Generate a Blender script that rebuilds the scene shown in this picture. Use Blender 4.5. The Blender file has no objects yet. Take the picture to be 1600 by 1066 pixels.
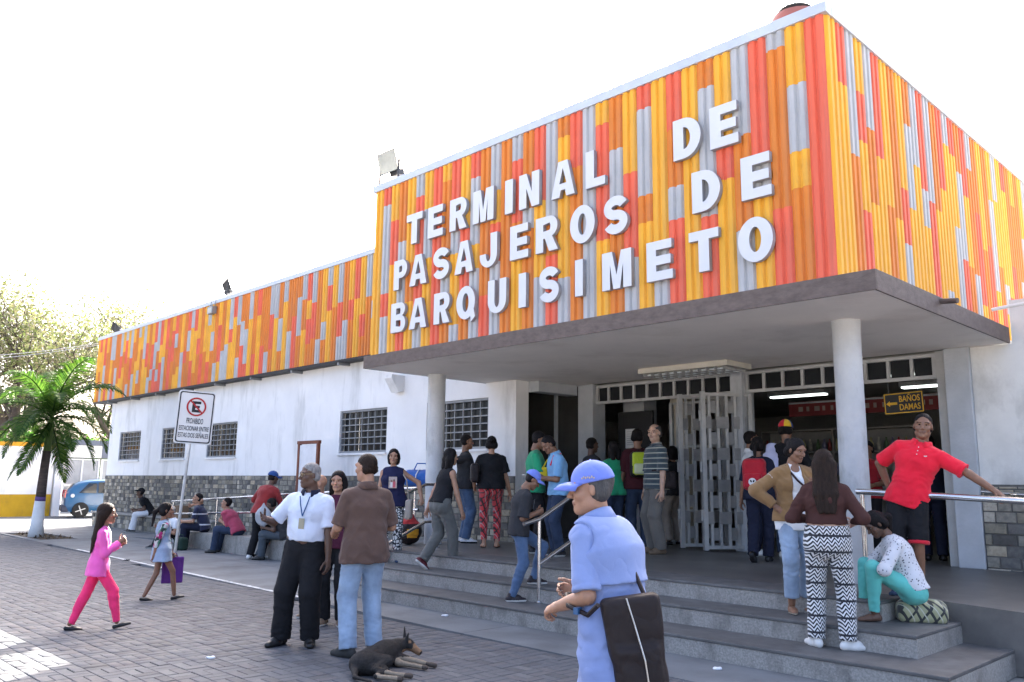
import bpy, math, random, numpy as np
from mathutils import Vector, Matrix
random.seed(7); RNG = np.random.default_rng(7)
PI = math.pi
scene = bpy.context.scene
COL = scene.collection

# ------------------------------------------------------------------ camera
CAM_H = 1.55
YAW, PITCH, ROLL, FPX = math.radians(45.64), math.radians(9.63), math.radians(.6), 1311.6
_f = Vector((-math.sin(YAW)*math.cos(PITCH), math.cos(YAW)*math.cos(PITCH), math.sin(PITCH)))
_r = Vector((math.cos(YAW), math.sin(YAW), 0)); _u = _r.cross(_f)
_r, _u = math.cos(ROLL)*_r + math.sin(ROLL)*_u, -math.sin(ROLL)*_r + math.cos(ROLL)*_u
cam = bpy.data.cameras.new('camera'); cam.sensor_width = 36; cam.lens = FPX/1600*36
cam.clip_start = .05; cam.clip_end = 2000
camo = bpy.data.objects.new('camera', cam); COL.objects.link(camo)
camo.matrix_world = Matrix(((_r.x, _u.x, -_f.x, 0), (_r.y, _u.y, -_f.y, 0), (_r.z, _u.z, -_f.z, CAM_H), (0, 0, 0, 1)))
scene.camera = camo

# ------------------------------------------------------------------ sky, sun, exposure
SUN = Vector((-.77, 1.162, 1.0)).normalized()          # towards the sun: behind the building
world = bpy.data.worlds.new('World'); scene.world = world; world.use_nodes = True
wn = world.node_tree; bg = wn.nodes['Background']
sky = wn.nodes.new('ShaderNodeTexSky'); sky.sky_type = 'NISHITA'; sky.sun_disc = False
sky.sun_elevation = math.asin(SUN.z); sky.sun_rotation = math.atan2(SUN.x, SUN.y)
sky.air_density = .6; sky.dust_density = 9.0; sky.ozone_density = .6; sky.altitude = 300
wn.links.new(sky.outputs[0], bg.inputs[0]); bg.inputs[1].default_value = .15
sun = bpy.data.lights.new('sun', 'SUN'); sun.energy = 4.5; sun.angle = math.radians(.6); sun.color = (1, .95, .87)
suno = bpy.data.objects.new('sun', sun); COL.objects.link(suno)
suno.rotation_euler = (-SUN).to_track_quat('-Z', 'Y').to_euler(); suno.location = SUN*60
vs = scene.view_settings; vs.view_transform = 'Standard'; vs.look = 'None'; vs.gamma = 1; vs.use_curve_mapping = False
vs.exposure = 2.85
scene.cycles.max_bounces = 8; scene.cycles.diffuse_bounces = 4
scene.cycles.use_denoising = True

# ------------------------------------------------------------------ helpers
def ray(x, y):                                           # photo pixel -> direction
    return _r*(x-800) + _u*(533-y) + _f*FPX
def ground(x, y, z=0.):                                  # photo pixel -> point on a level surface
    d = ray(x, y); t = (z-CAM_H)/d.z; return Vector((d.x*t, d.y*t, z))
def srgb(r, g, b):
    f = lambda c: (c/255/12.92 if c/255 <= .04045 else ((c/255+.055)/1.055)**2.4)
    return (f(r), f(g), f(b))

_mats = {}
def mat(name, c, rough=.75, metal=0., var=.12, vs_=3., bump=0., bs=60., spec=.4, streak=None, trans=0., emit=None, coat=0., sheen=0., stretch=(1, 1, 1), fold=0., leaf=False, sss=0.):
    """plain procedural material: colour broken up by noise, fine bump"""
    if name in _mats: return _mats[name]
    m = bpy.data.materials.new(name); m.use_nodes = True; nt = m.node_tree; b = nt.nodes['Principled BSDF']
    N = nt.nodes.new; L = nt.links.new
    b.inputs['Roughness'].default_value = rough; b.inputs['Metallic'].default_value = metal
    b.inputs['Specular IOR Level'].default_value = spec
    if coat: b.inputs['Coat Weight'].default_value = coat; b.inputs['Coat Roughness'].default_value = .08
    if sheen: b.inputs['Sheen Weight'].default_value = sheen; b.inputs['Sheen Roughness'].default_value = .6
    if trans: b.inputs['Transmission Weight'].default_value = trans
    tc = N('ShaderNodeTexCoord'); mp = N('ShaderNodeMapping'); mp.inputs['Scale'].default_value = stretch
    L(tc.outputs['Object'], mp.inputs[0])
    nz = N('ShaderNodeTexNoise'); nz.inputs['Scale'].default_value = vs_; nz.inputs['Detail'].default_value = 7; nz.inputs['Roughness'].default_value = .6
    L(mp.outputs[0], nz.inputs['Vector'])
    rp = N('ShaderNodeMapRange'); rp.inputs[1].default_value = .3; rp.inputs[2].default_value = .7
    rp.inputs[3].default_value = 1-var; rp.inputs[4].default_value = 1+var
    L(nz.outputs[0], rp.inputs[0])
    mul = N('ShaderNodeVectorMath'); mul.operation = 'SCALE'; mul.inputs[0].default_value = c[:3]
    L(rp.outputs[0], mul.inputs['Scale'])
    out = mul.outputs[0]
    if streak:                                           # (colour, scale, low, high, stretch): stains with a shape of their own
        col, sc, lo, hi, st = streak
        mp2 = N('ShaderNodeMapping'); mp2.inputs['Scale'].default_value = st; L(tc.outputs['Object'], mp2.inputs[0])
        n2 = N('ShaderNodeTexNoise'); n2.inputs['Scale'].default_value = sc; n2.inputs['Detail'].default_value = 8; n2.inputs['Roughness'].default_value = .65
        L(mp2.outputs[0], n2.inputs['Vector'])
        r2 = N('ShaderNodeMapRange'); r2.inputs[1].default_value = lo; r2.inputs[2].default_value = hi; L(n2.outputs[0], r2.inputs[0])
        mx = N('ShaderNodeMix'); mx.data_type = 'RGBA'; L(r2.outputs[0], mx.inputs[0]); L(out, mx.inputs[6]); mx.inputs[7].default_value = (*col, 1)
        out = mx.outputs[2]
    L(out, b.inputs['Base Color'])
    if bump:
        n3 = N('ShaderNodeTexNoise'); n3.inputs['Scale'].default_value = bs; n3.inputs['Detail'].default_value = 6; L(mp.outputs[0], n3.inputs['Vector'])
        bp = N('ShaderNodeBump'); bp.inputs['Strength'].default_value = bump; bp.inputs['Distance'].default_value = .01
        L(n3.outputs[0], bp.inputs['Height']); L(bp.outputs[0], b.inputs['Normal'])
        if fold:                                          # soft creases and a fine weave
            n4 = N('ShaderNodeTexNoise'); n4.inputs['Scale'].default_value = 7; n4.inputs['Detail'].default_value = 1.5; n4.inputs['Roughness'].default_value = .4; n4.inputs['Distortion'].default_value = .5; L(tc.outputs['Object'], n4.inputs['Vector'])
            ab = N('ShaderNodeMath'); ab.operation = 'SUBTRACT'; L(n4.outputs[0], ab.inputs[0]); ab.inputs[1].default_value = .5
            a2 = N('ShaderNodeMath'); a2.operation = 'ABSOLUTE'; L(ab.outputs[0], a2.inputs[0])
            b2 = N('ShaderNodeBump'); b2.inputs['Strength'].default_value = fold; b2.inputs['Distance'].default_value = .045; L(a2.outputs[0], b2.inputs['Height']); L(bp.outputs[0], b2.inputs['Normal'])
            n5 = N('ShaderNodeTexNoise'); n5.inputs['Scale'].default_value = 420; L(tc.outputs['Object'], n5.inputs['Vector'])
            b3 = N('ShaderNodeBump'); b3.inputs['Strength'].default_value = .35; b3.inputs['Distance'].default_value = .003; L(n5.outputs[0], b3.inputs['Height']); L(b2.outputs[0], b3.inputs['Normal']); L(b3.outputs[0], b.inputs['Normal'])
    if sss: b.inputs['Subsurface Weight'].default_value = sss; b.inputs['Subsurface Radius'].default_value = (.012, .005, .003)
    if leaf:                                              # thin leaves let light through
        tl_ = N('ShaderNodeBsdfTranslucent'); sc_ = N('ShaderNodeVectorMath'); sc_.operation = 'MULTIPLY'; L(out, sc_.inputs[0]); sc_.inputs[1].default_value = (.95, 1.05, .7); L(sc_.outputs[0], tl_.inputs[0])
        ms_ = N('ShaderNodeMixShader'); ms_.inputs[0].default_value = .5; L(b.outputs[0], ms_.inputs[1]); L(tl_.outputs[0], ms_.inputs[2]); L(ms_.outputs[0], nt.nodes['Material Output'].inputs[0])
    if emit:
        b.inputs['Emission Color'].default_value = (*emit[0], 1); b.inputs['Emission Strength'].default_value = emit[1]
    _mats[name] = m
    return m

def tag(o, label=None, cat=None, group=None, kind=None):
    if label: o['label'] = label
    if cat: o['category'] = cat
    if group: o['group'] = group
    if kind: o['kind'] = kind
    return o
def empty(name, loc=(0, 0, 0), rz=0.):
    o = bpy.data.objects.new(name, None); COL.objects.link(o); o.location = loc; o.rotation_euler = (0, 0, rz)
    o.empty_display_size = .2
    return o
def link(name, me, parent=None, loc=None):
    o = bpy.data.objects.new(name, me); COL.objects.link(o)
    if parent: o.parent = parent
    if loc is not None: o.location = loc
    return o
def mesh_from(name, V, F, mats=None, smooth=False, midx=None):
    me = bpy.data.meshes.new(name)
    V = np.asarray(V, np.float32).reshape(-1, 3)
    if isinstance(F, np.ndarray) and F.ndim == 2:
        n, k = F.shape
        me.vertices.add(len(V)); me.vertices.foreach_set('co', V.ravel())
        me.loops.add(n*k); me.loops.foreach_set('vertex_index', F.astype(np.int32).ravel())
        me.polygons.add(n); me.polygons.foreach_set('loop_start', np.arange(0, n*k, k, dtype=np.int32))
        me.update(calc_edges=True)
    else:
        me.from_pydata(V.tolist(), [], F); me.update()
    for m in (mats or []): me.materials.append(m)
    if midx is not None: me.polygons.foreach_set('material_index', np.asarray(midx, np.int32))
    if smooth: me.polygons.foreach_set('use_smooth', np.ones(len(me.polygons), bool))
    return me

class MB:
    """collects simple shapes into one mesh"""
    def __init__(s): s.V = []; s.F = []; s.M = []; s.mi = 0
    def add(s, V, F, M=None):
        n = len(s.V); s.V += [tuple(v) for v in V]; s.F += [tuple(i+n for i in f) for f in F]; s.M += [s.mi]*len(F)
        if M: s.M[-len(F):] = M
        return s
    def box(s, x0, x1, y0, y1, z0, z1):
        return s.add([(x0, y0, z0), (x1, y0, z0), (x1, y1, z0), (x0, y1, z0), (x0, y0, z1), (x1, y0, z1), (x1, y1, z1), (x0, y1, z1)],
                     [(0, 3, 2, 1), (4, 5, 6, 7), (0, 1, 5, 4), (1, 2, 6, 5), (2, 3, 7, 6), (3, 0, 4, 7)])
    def obox(s, a, b, w, h, up=(0, 0, 1)):               # bar from a to b, width w, height h
        a, b = Vector(a), Vector(b); d = (b-a).normalized(); up = Vector(up)
        sd = d.cross(up)
        if sd.length < 1e-4: sd = d.cross(Vector((0, 1, 0)))
        sd.normalize(); up = sd.cross(d).normalized()
        P = [p+sd*i*w/2+up*j*h/2 for p in (a, b) for i, j in ((-1, -1), (1, -1), (1, 1), (-1, 1))]
        return s.add(P, [(3, 2, 1, 0), (4, 5, 6, 7), (0, 1, 5, 4), (1, 2, 6, 5), (2, 3, 7, 6), (3, 0, 4, 7)])
    def tube(s, pts, r, n=10, cap=True):
        pts = [Vector(p) for p in pts]; rs = r if isinstance(r, (list, tuple)) else [r]*len(pts)
        base = len(s.V); prev = None; V = []
        for i, p in enumerate(pts):
            d = (pts[min(i+1, len(pts)-1)]-pts[max(i-1, 0)]).normalized()
            if prev is None:
                a = d.cross(Vector((0, 0, 1)))
                if a.length < .05: a = d.cross(Vector((1, 0, 0)))
            else: a = prev-d*prev.dot(d)
            a.normalize(); prev = a; b = d.cross(a)
            V += [p+(a*math.cos(t*2*PI/n)+b*math.sin(t*2*PI/n))*rs[i] for t in range(n)]
        F = [(i*n+j, i*n+(j+1) % n, (i+1)*n+(j+1) % n, (i+1)*n+j) for i in range(len(pts)-1) for j in range(n)]
        if cap: F += [tuple(range(n-1, -1, -1)), tuple((len(pts)-1)*n+j for j in range(n))]
        return s.add(V, F)
    def prism(s, P, vec, flip=False):                    # polygon P swept along vec
        n = len(P); P = [Vector(p) for p in P]; Q = [p+Vector(vec) for p in P]
        F = [tuple(range(n-1, -1, -1)), tuple(range(n, 2*n))]+[(i, (i+1) % n, (i+1) % n+n, i+n) for i in range(n)]
        return s.add(P+Q, F)
    def lathe(s, prof, c=(0, 0, 0), n=20):               # (r, z) profile about z
        V = [(c[0]+r*math.cos(t*2*PI/n), c[1]+r*math.sin(t*2*PI/n), c[2]+z) for r, z in prof for t in range(n)]
        F = [(i*n+j, i*n+(j+1) % n, (i+1)*n+(j+1) % n, (i+1)*n+j) for i in range(len(prof)-1) for j in range(n)]
        F += [tuple(range(n-1, -1, -1)), tuple((len(prof)-1)*n+j for j in range(n))]
        return s.add(V, F)
    def mesh(s, name, m, smooth=False):
        ms = m if isinstance(m, (list, tuple)) else [m]
        return mesh_from(name, s.V, s.F, ms, smooth, s.M)
    def obj(s, name, m, parent=None, smooth=False, loc=None, bevel=0.):
        o = link(name, s.mesh(name, m, smooth), parent, loc)
        if bevel:
            b = o.modifiers.new('bevel', 'BEVEL'); b.width = bevel; b.segments = 2; b.limit_method = 'ANGLE'
        return o
def autosmooth(o, deg=40):
    me = o.data
    me.polygons.foreach_set('use_smooth', np.ones(len(me.polygons), bool))
    me.set_sharp_from_angle(angle=math.radians(deg))
    return o
def text_mesh(txt, size, bold=.0, extrude=.002, space=1., align='CENTER'):
    c = bpy.data.curves.new('t', 'FONT'); c.body = txt; c.size = size; c.offset = bold; c.extrude = extrude
    c.align_x = align; c.align_y = 'CENTER'; c.space_character = space; c.resolution_u = 3
    o = bpy.data.objects.new('t', c); COL.objects.link(o)
    dg = bpy.context.evaluated_depsgraph_get(); me = bpy.data.meshes.new_from_object(o.evaluated_get(dg))
    bpy.data.objects.remove(o); bpy.data.curves.remove(c)
    return me
# ------------------------------------------------------------------ materials of the place
M_WHITE = mat('white wall paint', (.77, .765, .755), .85, var=.06, vs_=1.3, bump=.25, bs=25, streak=((.42, .42, .40), 1.1, .54, .82, (1.6, 1.6, .35)))
M_WHITE_OLD = mat('old white plaster', (.70, .69, .65), .9, var=.08, vs_=2, bump=.4, bs=18, streak=((.36, .35, .32), 1.4, .5, .78, (1, 1, .6)))
M_CONC = mat('smooth concrete', (.140, .150, .158), .75, var=.2, vs_=1.6, bump=.2, bs=40, streak=((.075, .078, .083), .9, .48, .74, (1, 1, 1)))
M_STEP = mat('terrazzo step', (.29, .275, .25), .8, var=.30, vs_=55, bump=.5, bs=80, streak=((.13, .12, .11), 2.2, .50, .72, (1.5, 1, .8)))
M_TREAD = mat('worn tread', (.098, .095, .092), .6, var=.25, vs_=5, bump=.2, bs=60, streak=((.16, .158, .152), 1.5, .5, .75, (1, 1, 1)))
M_PLAT = mat('polished cement floor', (.105, .098, .090), .42, var=.22, vs_=1.5, bump=.05, bs=30, streak=((.19, .18, .165), .8, .5, .8, (1, 1, 1)))
M_GREYC = mat('painted grey concrete', (.42, .44, .46), .7, var=.1, vs_=4, bump=.5, bs=30, streak=((.2, .2, .2), 2.2, .58, .8, (1, 1, .4)))
M_COLUMN = mat('grey column paint', (.52, .53, .535), .7, var=.12, vs_=3, bump=.7, bs=45, streak=((.22, .22, .21), 2.0, .56, .8, (1, 1, .5)))
M_SOFFIT = mat('soffit paint', (.82, .775, .72), .8, var=.06, vs_=1, bump=.1, bs=10, streak=((.62, .57, .51), .9, .52, .8, (1, 1, 1)))
M_FASCIA = mat('dark stone fascia', (.125, .097, .084), .75, var=.22, vs_=9, bump=.3, bs=40, stretch=(1, 1, 2))
M_TRIM = mat('zinc flashing', (.50, .54, .60), .5, metal=.2, var=.08, vs_=2, bump=.05)
M_STEEL = mat('stainless steel', (.62, .62, .63), .22, metal=1., var=.06, vs_=8)
M_GATE = mat('grey gate enamel', (.40, .405, .40), .5, metal=.1, var=.12, vs_=5, bump=.1, bs=30, streak=((.2, .19, .18), 3, .55, .8, (1, 1, .4)))
M_PLATE = mat('grey gate plate', (.24, .24, .235), .5, metal=.1, var=.15, vs_=5, bump=.1, bs=30)
M_FRAME = mat('grey window steel', (.25, .26, .27), .5, metal=.3, var=.1)
M_GLASS = mat('dark window glass', (.02, .022, .024), .08, var=.2, vs_=.7, spec=.28)
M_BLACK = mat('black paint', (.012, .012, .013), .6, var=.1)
M_INT = mat('interior plaster', (.34, .33, .31), .8, var=.1, vs_=1)
M_PAINT = mat('white road paint', (.62, .63, .63), .7, var=.25, vs_=9, streak=((.25, .26, .27), 8, .45, .6, (1, 1, 1)))
PANEL = {k: mat(n, c, .62, var=.11, vs_=2.6, bump=.12, bs=5, spec=.16, streak=(tuple(.62*q+.05 for q in c), 2.6, .50, .80, (3, 3, .22))) for k, n, c in (
    ('Y', 'yellow sheet paint', srgb(228, 167, 58)), ('O', 'orange sheet paint', srgb(211, 125, 54)),
    ('R', 'coral sheet paint', srgb(221, 103, 78)), ('G', 'grey sheet paint', srgb(176, 177, 178)))}
STONES = [mat('wall stone %s' % n, c, .8, var=.25, vs_=16, bump=.6, bs=40, streak=((.10, .10, .095), 9, .55, .75, (1, 1, 1))) for n, c in (
    ('ash', (.23, .215, .18)), ('slate', (.13, .125, .115)), ('sand', (.36, .31, .23)), ('olive', (.21, .19, .145)), ('pale', (.42, .38, .31)), ('dark', (.085, .08, .072)))]
PAVERS = [mat('paver %s' % n, c, .8, var=.14, vs_=12, bump=.3, bs=120, streak=((.09, .09, .1), 3, .5, .8, (1, 1, 1))) for n, c in (
    ('grey', (.088, .091, .099)), ('rose', (.092, .090, .095)), ('blue', (.082, .087, .097)), ('light', (.110, .112, .118)), ('dark', (.068, .070, .075)))]

# ------------------------------------------------------------------ ground
b = MB(); b.box(-420, 420, -420, 420, -1, -.05)
tag(b.obj('ground', mat('compacted ground', (.30, .285, .26), .9, var=.2, vs_=.3)), kind='structure')
# concrete walkway in slabs
walk = empty('walkway'); tag(walk, kind='structure')
EDGE_Y = 6.32
def edge_y(x): return 6.0 - .033*min(0, x+5)     # pavers end on this line
xs = [-62, -54, -46, -38.5, -33.2, -28.4, -23.7, -19.2, -14.8, -10.6, -6.9, -3.2, .6, 4.5, 8.5, 14]
for i in range(len(xs)-1):
    for (ya, yb) in ((None, 6.84 if xs[i] >= -10.7 else 8.0), (8.012, 10.72), (10.732, 15.5), (15.512, 24)):
        if ya is not None and xs[i] >= -31 and ya > 10.7: continue
        if ya is not None and xs[i] >= -10.7 and xs[i] < 0: continue
        if ya is None: q = [(xs[i], edge_y(xs[i]), 0), (xs[i+1]-.012, edge_y(xs[i+1]), 0), (xs[i+1]-.012, yb, 0), (xs[i], yb, 0)]
        else: q = [(xs[i], ya, 0), (xs[i+1]-.012, ya, 0), (xs[i+1]-.012, yb, 0), (xs[i], yb, 0)]
        if ya is None and xs[i] < -23 and xs[i] > -30:   # the bed around the palm is left open
            x0, x1, y0, y1 = -27.6, -24.2, 6.85, 7.75
            a, c = (max(xs[i], x0), min(xs[i+1]-.012, x1))
            if a < c:
                e0 = lambda x: edge_y(x)
                for qq in ([(xs[i], e0(xs[i]), 0), (xs[i+1]-.012, e0(xs[i+1]), 0), (xs[i+1]-.012, y0, 0), (xs[i], y0, 0)],
                           [(xs[i], y1, 0), (xs[i+1]-.012, y1, 0), (xs[i+1]-.012, yb, 0), (xs[i], yb, 0)],
                           [(xs[i], y0, 0), (a, y0, 0), (a, y1, 0), (xs[i], y1, 0)], [(c, y0, 0), (xs[i+1]-.012, y0, 0), (xs[i+1]-.012, y1, 0), (c, y1, 0)]):
                    if abs(qq[0][0]-qq[1][0]) > .02:
                        m = MB(); m.prism([Vector(v)-Vector((0, 0, .045)) for v in qq], (0, 0, .045)); m.obj('slab', M_CONC, walk)
                continue
        m = MB(); m.prism([Vector(v)-Vector((0, 0, .045)) for v in q], (0, 0, .045)); m.obj('slab', M_CONC, walk)
m = MB(); m.box(-27.6, -24.2, 6.85, 7.75, -.049, -.02)
tag(m.obj('soil', mat('dark soil', (.05, .04, .03), .95, var=.4, vs_=12, bump=1, bs=20)), kind='structure')
# worn white line on the border
m = MB()
x = -20.5
while x < -10.4:
    L_ = random.uniform(.5, 1.6); m.add([(x, edge_y(x)+.01, .004), (x+L_, edge_y(x+L_)+.01, .004), (x+L_, edge_y(x+L_)+.085, .004), (x, edge_y(x)+.085, .004)], [(0, 1, 2, 3)]); x += L_+random.uniform(.0, .05)
tag(m.obj('painted_line', M_PAINT), kind='structure')

# paving of small blocks in basket weave
paving = MB().box(-46, 10, -6, 5.9, -.049, -.022).obj('paving', mat('joint sand', (.055, .053, .052), .95, var=.3, vs_=20))
tag(paving, kind='structure')
def paver_mesh(k):
    w, l, g, c = .1, .2, .0035, .004
    m = MB(); X, Y = l/2-g, w/2-g
    V = [(sx*(X-e), sy*(Y-e), z) for e, z in ((0, -.03), (0, -c), (c, 0)) for sx, sy in ((-1, -1), (1, -1), (1, 1), (-1, 1))]
    F = [(i*4+j, i*4+(j+1) % 4, (i+1)*4+(j+1) % 4, (i+1)*4+j) for i in (0, 1) for j in range(4)]+[(8, 9, 10, 11)]
    return V, F
PV, PF = paver_mesh(0); PVa = np.array(PV); PFa = np.array(PF)
pmesh = [mesh_from('paver', PV, PF, [m]) for m in PAVERS]
blocks = []
for i in range(-215, 36):
    for j in range(-22, 38):
        x0, y0 = i*.2, j*.2
        if y0+.2 > edge_y(x0)+.02 or (x0 < -30 and y0 < 0): continue
        for k in (0, 1):
            cx, cy, a = (x0+.1, y0+.05+.1*k, 0) if (i+j) % 2 else (x0+.05+.1*k, y0+.1, PI/2)
            blocks.append((cx, cy, a))
blocks = np.array(blocks); n = len(blocks)
dz = RNG.normal(0, .0012, n); tl = RNG.normal(0, .004, (n, 2)); ci = RNG.choice(5, n, p=[.34, .2, .22, .12, .12])
D = blocks[:, :2]; w_ = D@np.array(_f[:2])-CAM_H*_f.z
px = 800+FPX*(D@np.array(_r[:2])-CAM_H*_r.z)/np.maximum(w_, .01); py = 533-FPX*(D@np.array(_u[:2])-CAM_H*_u.z)/np.maximum(w_, .01)
vis = (w_ > .5) & (px > -10) & (px < 1610) & (py < 1076)
order = np.argsort(np.where(vis, np.hypot(D[:, 0], D[:, 1]), 1e6))
near = order[:300]
for q in near:
    o = link('paver', pmesh[ci[q]], paving, (blocks[q, 0], blocks[q, 1], dz[q])); o.rotation_euler = (tl[q, 0], tl[q, 1], blocks[q, 2])
rest = order[300:]
c_, s_ = np.cos(blocks[rest, 2]), np.sin(blocks[rest, 2])
P = np.empty((len(rest), 12, 3), np.float32)
P[:, :, 0] = blocks[rest, 0:1]+c_[:, None]*PVa[:, 0]-s_[:, None]*PVa[:, 1]
P[:, :, 1] = blocks[rest, 1:2]+s_[:, None]*PVa[:, 0]+c_[:, None]*PVa[:, 1]
P[:, :, 2] = PVa[:, 2]+dz[rest][:, None]+tl[rest][:, 0:1]*PVa[:, 1]-tl[rest][:, 1:2]*PVa[:, 0]
FF = (np.arange(len(rest))[:, None, None]*12+PFa[None]).reshape(-1, 4)
o = link('paver_field', mesh_from('paver_field', P.reshape(-1, 3), FF, PAVERS, midx=np.repeat(ci[rest], 9)), paving); o['kind'] = 'stuff'

# ------------------------------------------------------------------ steps and platform
PZ = .54
steps = empty('entrance_steps'); tag(steps, 'three worn grey terrazzo steps leading up to the entrance platform', 'steps')
SL = -10.95
def step(x0, x1, y0, y1, z):
    s = MB().box(x0, x1, y0, y1, -.04, z-.03).obj('step', M_STEP, steps)
    MB().box(x0, x1, y0-.012, y1, z-.03, z).obj('tread', M_TREAD, s, bevel=.008)
step(SL, -2.37, 6.84, 8.42, .18); step(SL, -2.78, 7.36, 8.42, .36); step(SL, -3.25, 7.86, 8.42, .54)
m = MB().box(-11.6, -3.2, 8.42, 12.2, -.04, PZ-.001); m.box(-16.3, -3.2, 12.2, 21.5, -.04, PZ-.002)
tag(m.obj('platform', M_PLAT), kind='structure')
# ramp down to the right of the steps
m = MB()
m.prism([(-3.2, 8.42, -.04), (9, 8.42, -.04), (9, 8.42, .0), (-3.2, 8.42, PZ-.001)], (0, 3.6, 0))
o = m.obj('ramp', [M_PLAT]); tag(o, kind='structure')
# ramp on the left, behind its kerb wall
m = MB(); m.prism([(-24, 9.05, -.04), (-11.6, 9.05, -.04), (-11.6, 9.05, PZ-.003), (-24, 9.05, .0)], (0, 1.55, 0))
tag(m.obj('access_ramp', M_CONC), kind='structure')
m = MB(); m.prism([(-20.2, 8.72, -.04), (-11.0, 8.72, -.04), (-11.0, 8.72, .52), (-12.2, 8.72, .42), (-20.2, 8.72, .36)], (0, .33, 0))
o = m.obj('kerb_wall', M_STEP, bevel=.012)
tag(o, 'long low concrete kerb wall along the ramp with people sitting on it', 'wall')
m = MB().box(-11.6, -10.96, 7.86, 8.72, -.04, .53); o = m.obj('landing_block', M_STEP, steps)

# ------------------------------------------------------------------ terminal building
bld = empty('terminal_building', (-11, 12, 0))
tag(bld, 'long white bus terminal with stone base, canopy and yellow, orange and red corrugated cladding', 'building')
def part(mb, name, m, parent=None, **k):
    o = mb.obj(name, m, parent or bld, **k)
    pp = parent or bld; o.matrix_parent_inverse = Matrix.Translation(-bld.location) if pp is bld else Matrix()
    return o
WY = 10.6
WINS = [(-29.91, -28.08), (-26.37, -24.62), (-23.2, -21.39), (-16.41, -14.61), (-13.27, -11.45)]
WZ0, WZ1 = 2.18, 3.13
m = MB(); prev = -30.9
for a, c in WINS+[(-10.72, None)]:
    m.box(prev, a, WY, WY+.32, -.04, 4.42)
    if c: m.box(a, c, WY, WY+.32, -.04, WZ0); m.box(a, c, WY, WY+.32, WZ1, 4.42); prev = c
wall_l = part(m, 'front_wall', M_WHITE)
m = MB().box(-30.9, -30.6, WY+.32, 26, -.04, 4.42); part(m, 'end_wall', M_WHITE)
# the side wall to the right of the entrance
m = MB().box(-3.6, 6, 12.0, 12.3, -.04, 3.385); m.box(-3.10, 6, 12.0, 12.3, 3.385, 3.95)
wall_r = part(m, 'side_wall', M_WHITE_OLD)

def window(a, c):
    w = MB(); t = .045; y = WY+.06
    w.box(a, c, y-.03, y+.03, WZ0, WZ0+t); w.box(a, c, y-.03, y+.03, WZ1-t, WZ1)
    w.box(a, a+t, y-.03, y+.03, WZ0+t, WZ1-t); w.box(c-t, c, y-.03, y+.03, WZ0+t, WZ1-t)
    o = part(w, 'window', M_FRAME)
    hb = MB().box(0, c-a-2*t, -.012, .012, -.011, .011).mesh('bar', M_FRAME); vb = MB().box(-.011, .011, -.010, .010, 0, WZ1-WZ0-2*t).mesh('bar', M_FRAME)
    for k in range(1, 6):
        link('bar', hb, o, (a+t, y-.012, WZ0+t+(WZ1-WZ0-2*t)*k/6))
    for k in range(1, 7):
        link('bar', vb, o, (a+t+(c-a-2*t)*k/7, y+.014, WZ0+t))
    p = MB(); n = 3
    for k in range(n):
        x0, x1 = a+t+(c-a-2*t)*k/n+.006, a+t+(c-a-2*t)*(k+1)/n-.006; tt = random.uniform(-.012, .012)
        q = MB().add([(x0, y+.06, WZ0+t), (x1, y+.06+tt, WZ0+t), (x1, y+.06+tt, WZ1-t), (x0, y+.06, WZ1-t)], [(0, 1, 2, 3)]); q.obj('pane', M_GLASS, o)
    s = MB().box(a-.03, c+.03, WY-.05, WY-.002, WZ0-.05, WZ0-.005); s.obj('sill', M_WHITE, o)
for a, c in WINS: window(a, c)

# stone base: each stone its own piece
def stones(x0, x1, y, z0, z1, keep, h=.14, sw=.26):
    out = []; r = 0; z = z0
    while z < z1-.03:
        hh = min(h, z1-z); x = x0-(.12 if r % 2 else 0)
        while x < x1-.02:
            w = random.uniform(.6, 1.15)*sw; a, c = max(x, x0), min(x+w, x1)
            if x1-c < .06: c = x1
            if c-a > .03: out.append((a, c, y, z, z+hh, random.uniform(.012, .034)))
            x = c if c == x1 else x+w
        z += hh; r += 1
    return out
sl = stones(-30.9, -10.72, WY, .03, 1.68, None, .118, .20); sr = stones(-3.6, 1.5, 12.0, .14, 1.58, None)
# ragged top course on the right
def add_stones(lst, wall, nobj):
    lst = sorted(lst, key=lambda s: math.hypot((s[0]+s[1])/2, s[2]))
    g = .004; rest = MB()
    for k, (a, c, y, z0, z1, t) in enumerate(lst):
        j = random.uniform(-.006, .006); mb = MB() if k < nobj else rest
        V = [(a+g, y-.001, z0+g), (c-g, y-.001, z0+g), (c-g, y-.001, z1-g), (a+g, y-.001, z1-g), (a+g+.008, y-t, z0+g+.008), (c-g-.008, y-t+j, z0+g+.008), (c-g-.008, y-t-j, z1-g-.008), (a+g+.008, y-t, z1-g-.008)]
        F = [(4, 5, 6, 7), (0, 1, 5, 4), (1, 2, 6, 5), (2, 3, 7, 6), (3, 0, 4, 7)]
        mi = random.choices(range(6), (30, 22, 12, 16, 9, 11))[0]
        if k < nobj: o = link('stone', mesh_from('stone', V, F, [STONES[mi]]), wall)
        else: mb.mi = mi; mb.add(V, F)
    if rest.F:
        o = rest.obj('stone_facing', STONES, wall); o['kind'] = 'stuff'
add_stones(sl, wall_l, 190); add_stones(sr, wall_r, 110)
# mortar just behind the stones
part(MB().box(-30.9, -10.72, WY-.010, WY-.0005, .03, 1.68), 'mortar', mat('mortar', (.12, .115, .105), .95, var=.2, vs_=20))
part(MB().box(-3.6, 1.5, 11.99, 11.9995, .1, 1.60), 'mortar', _mats['mortar'])
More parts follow.
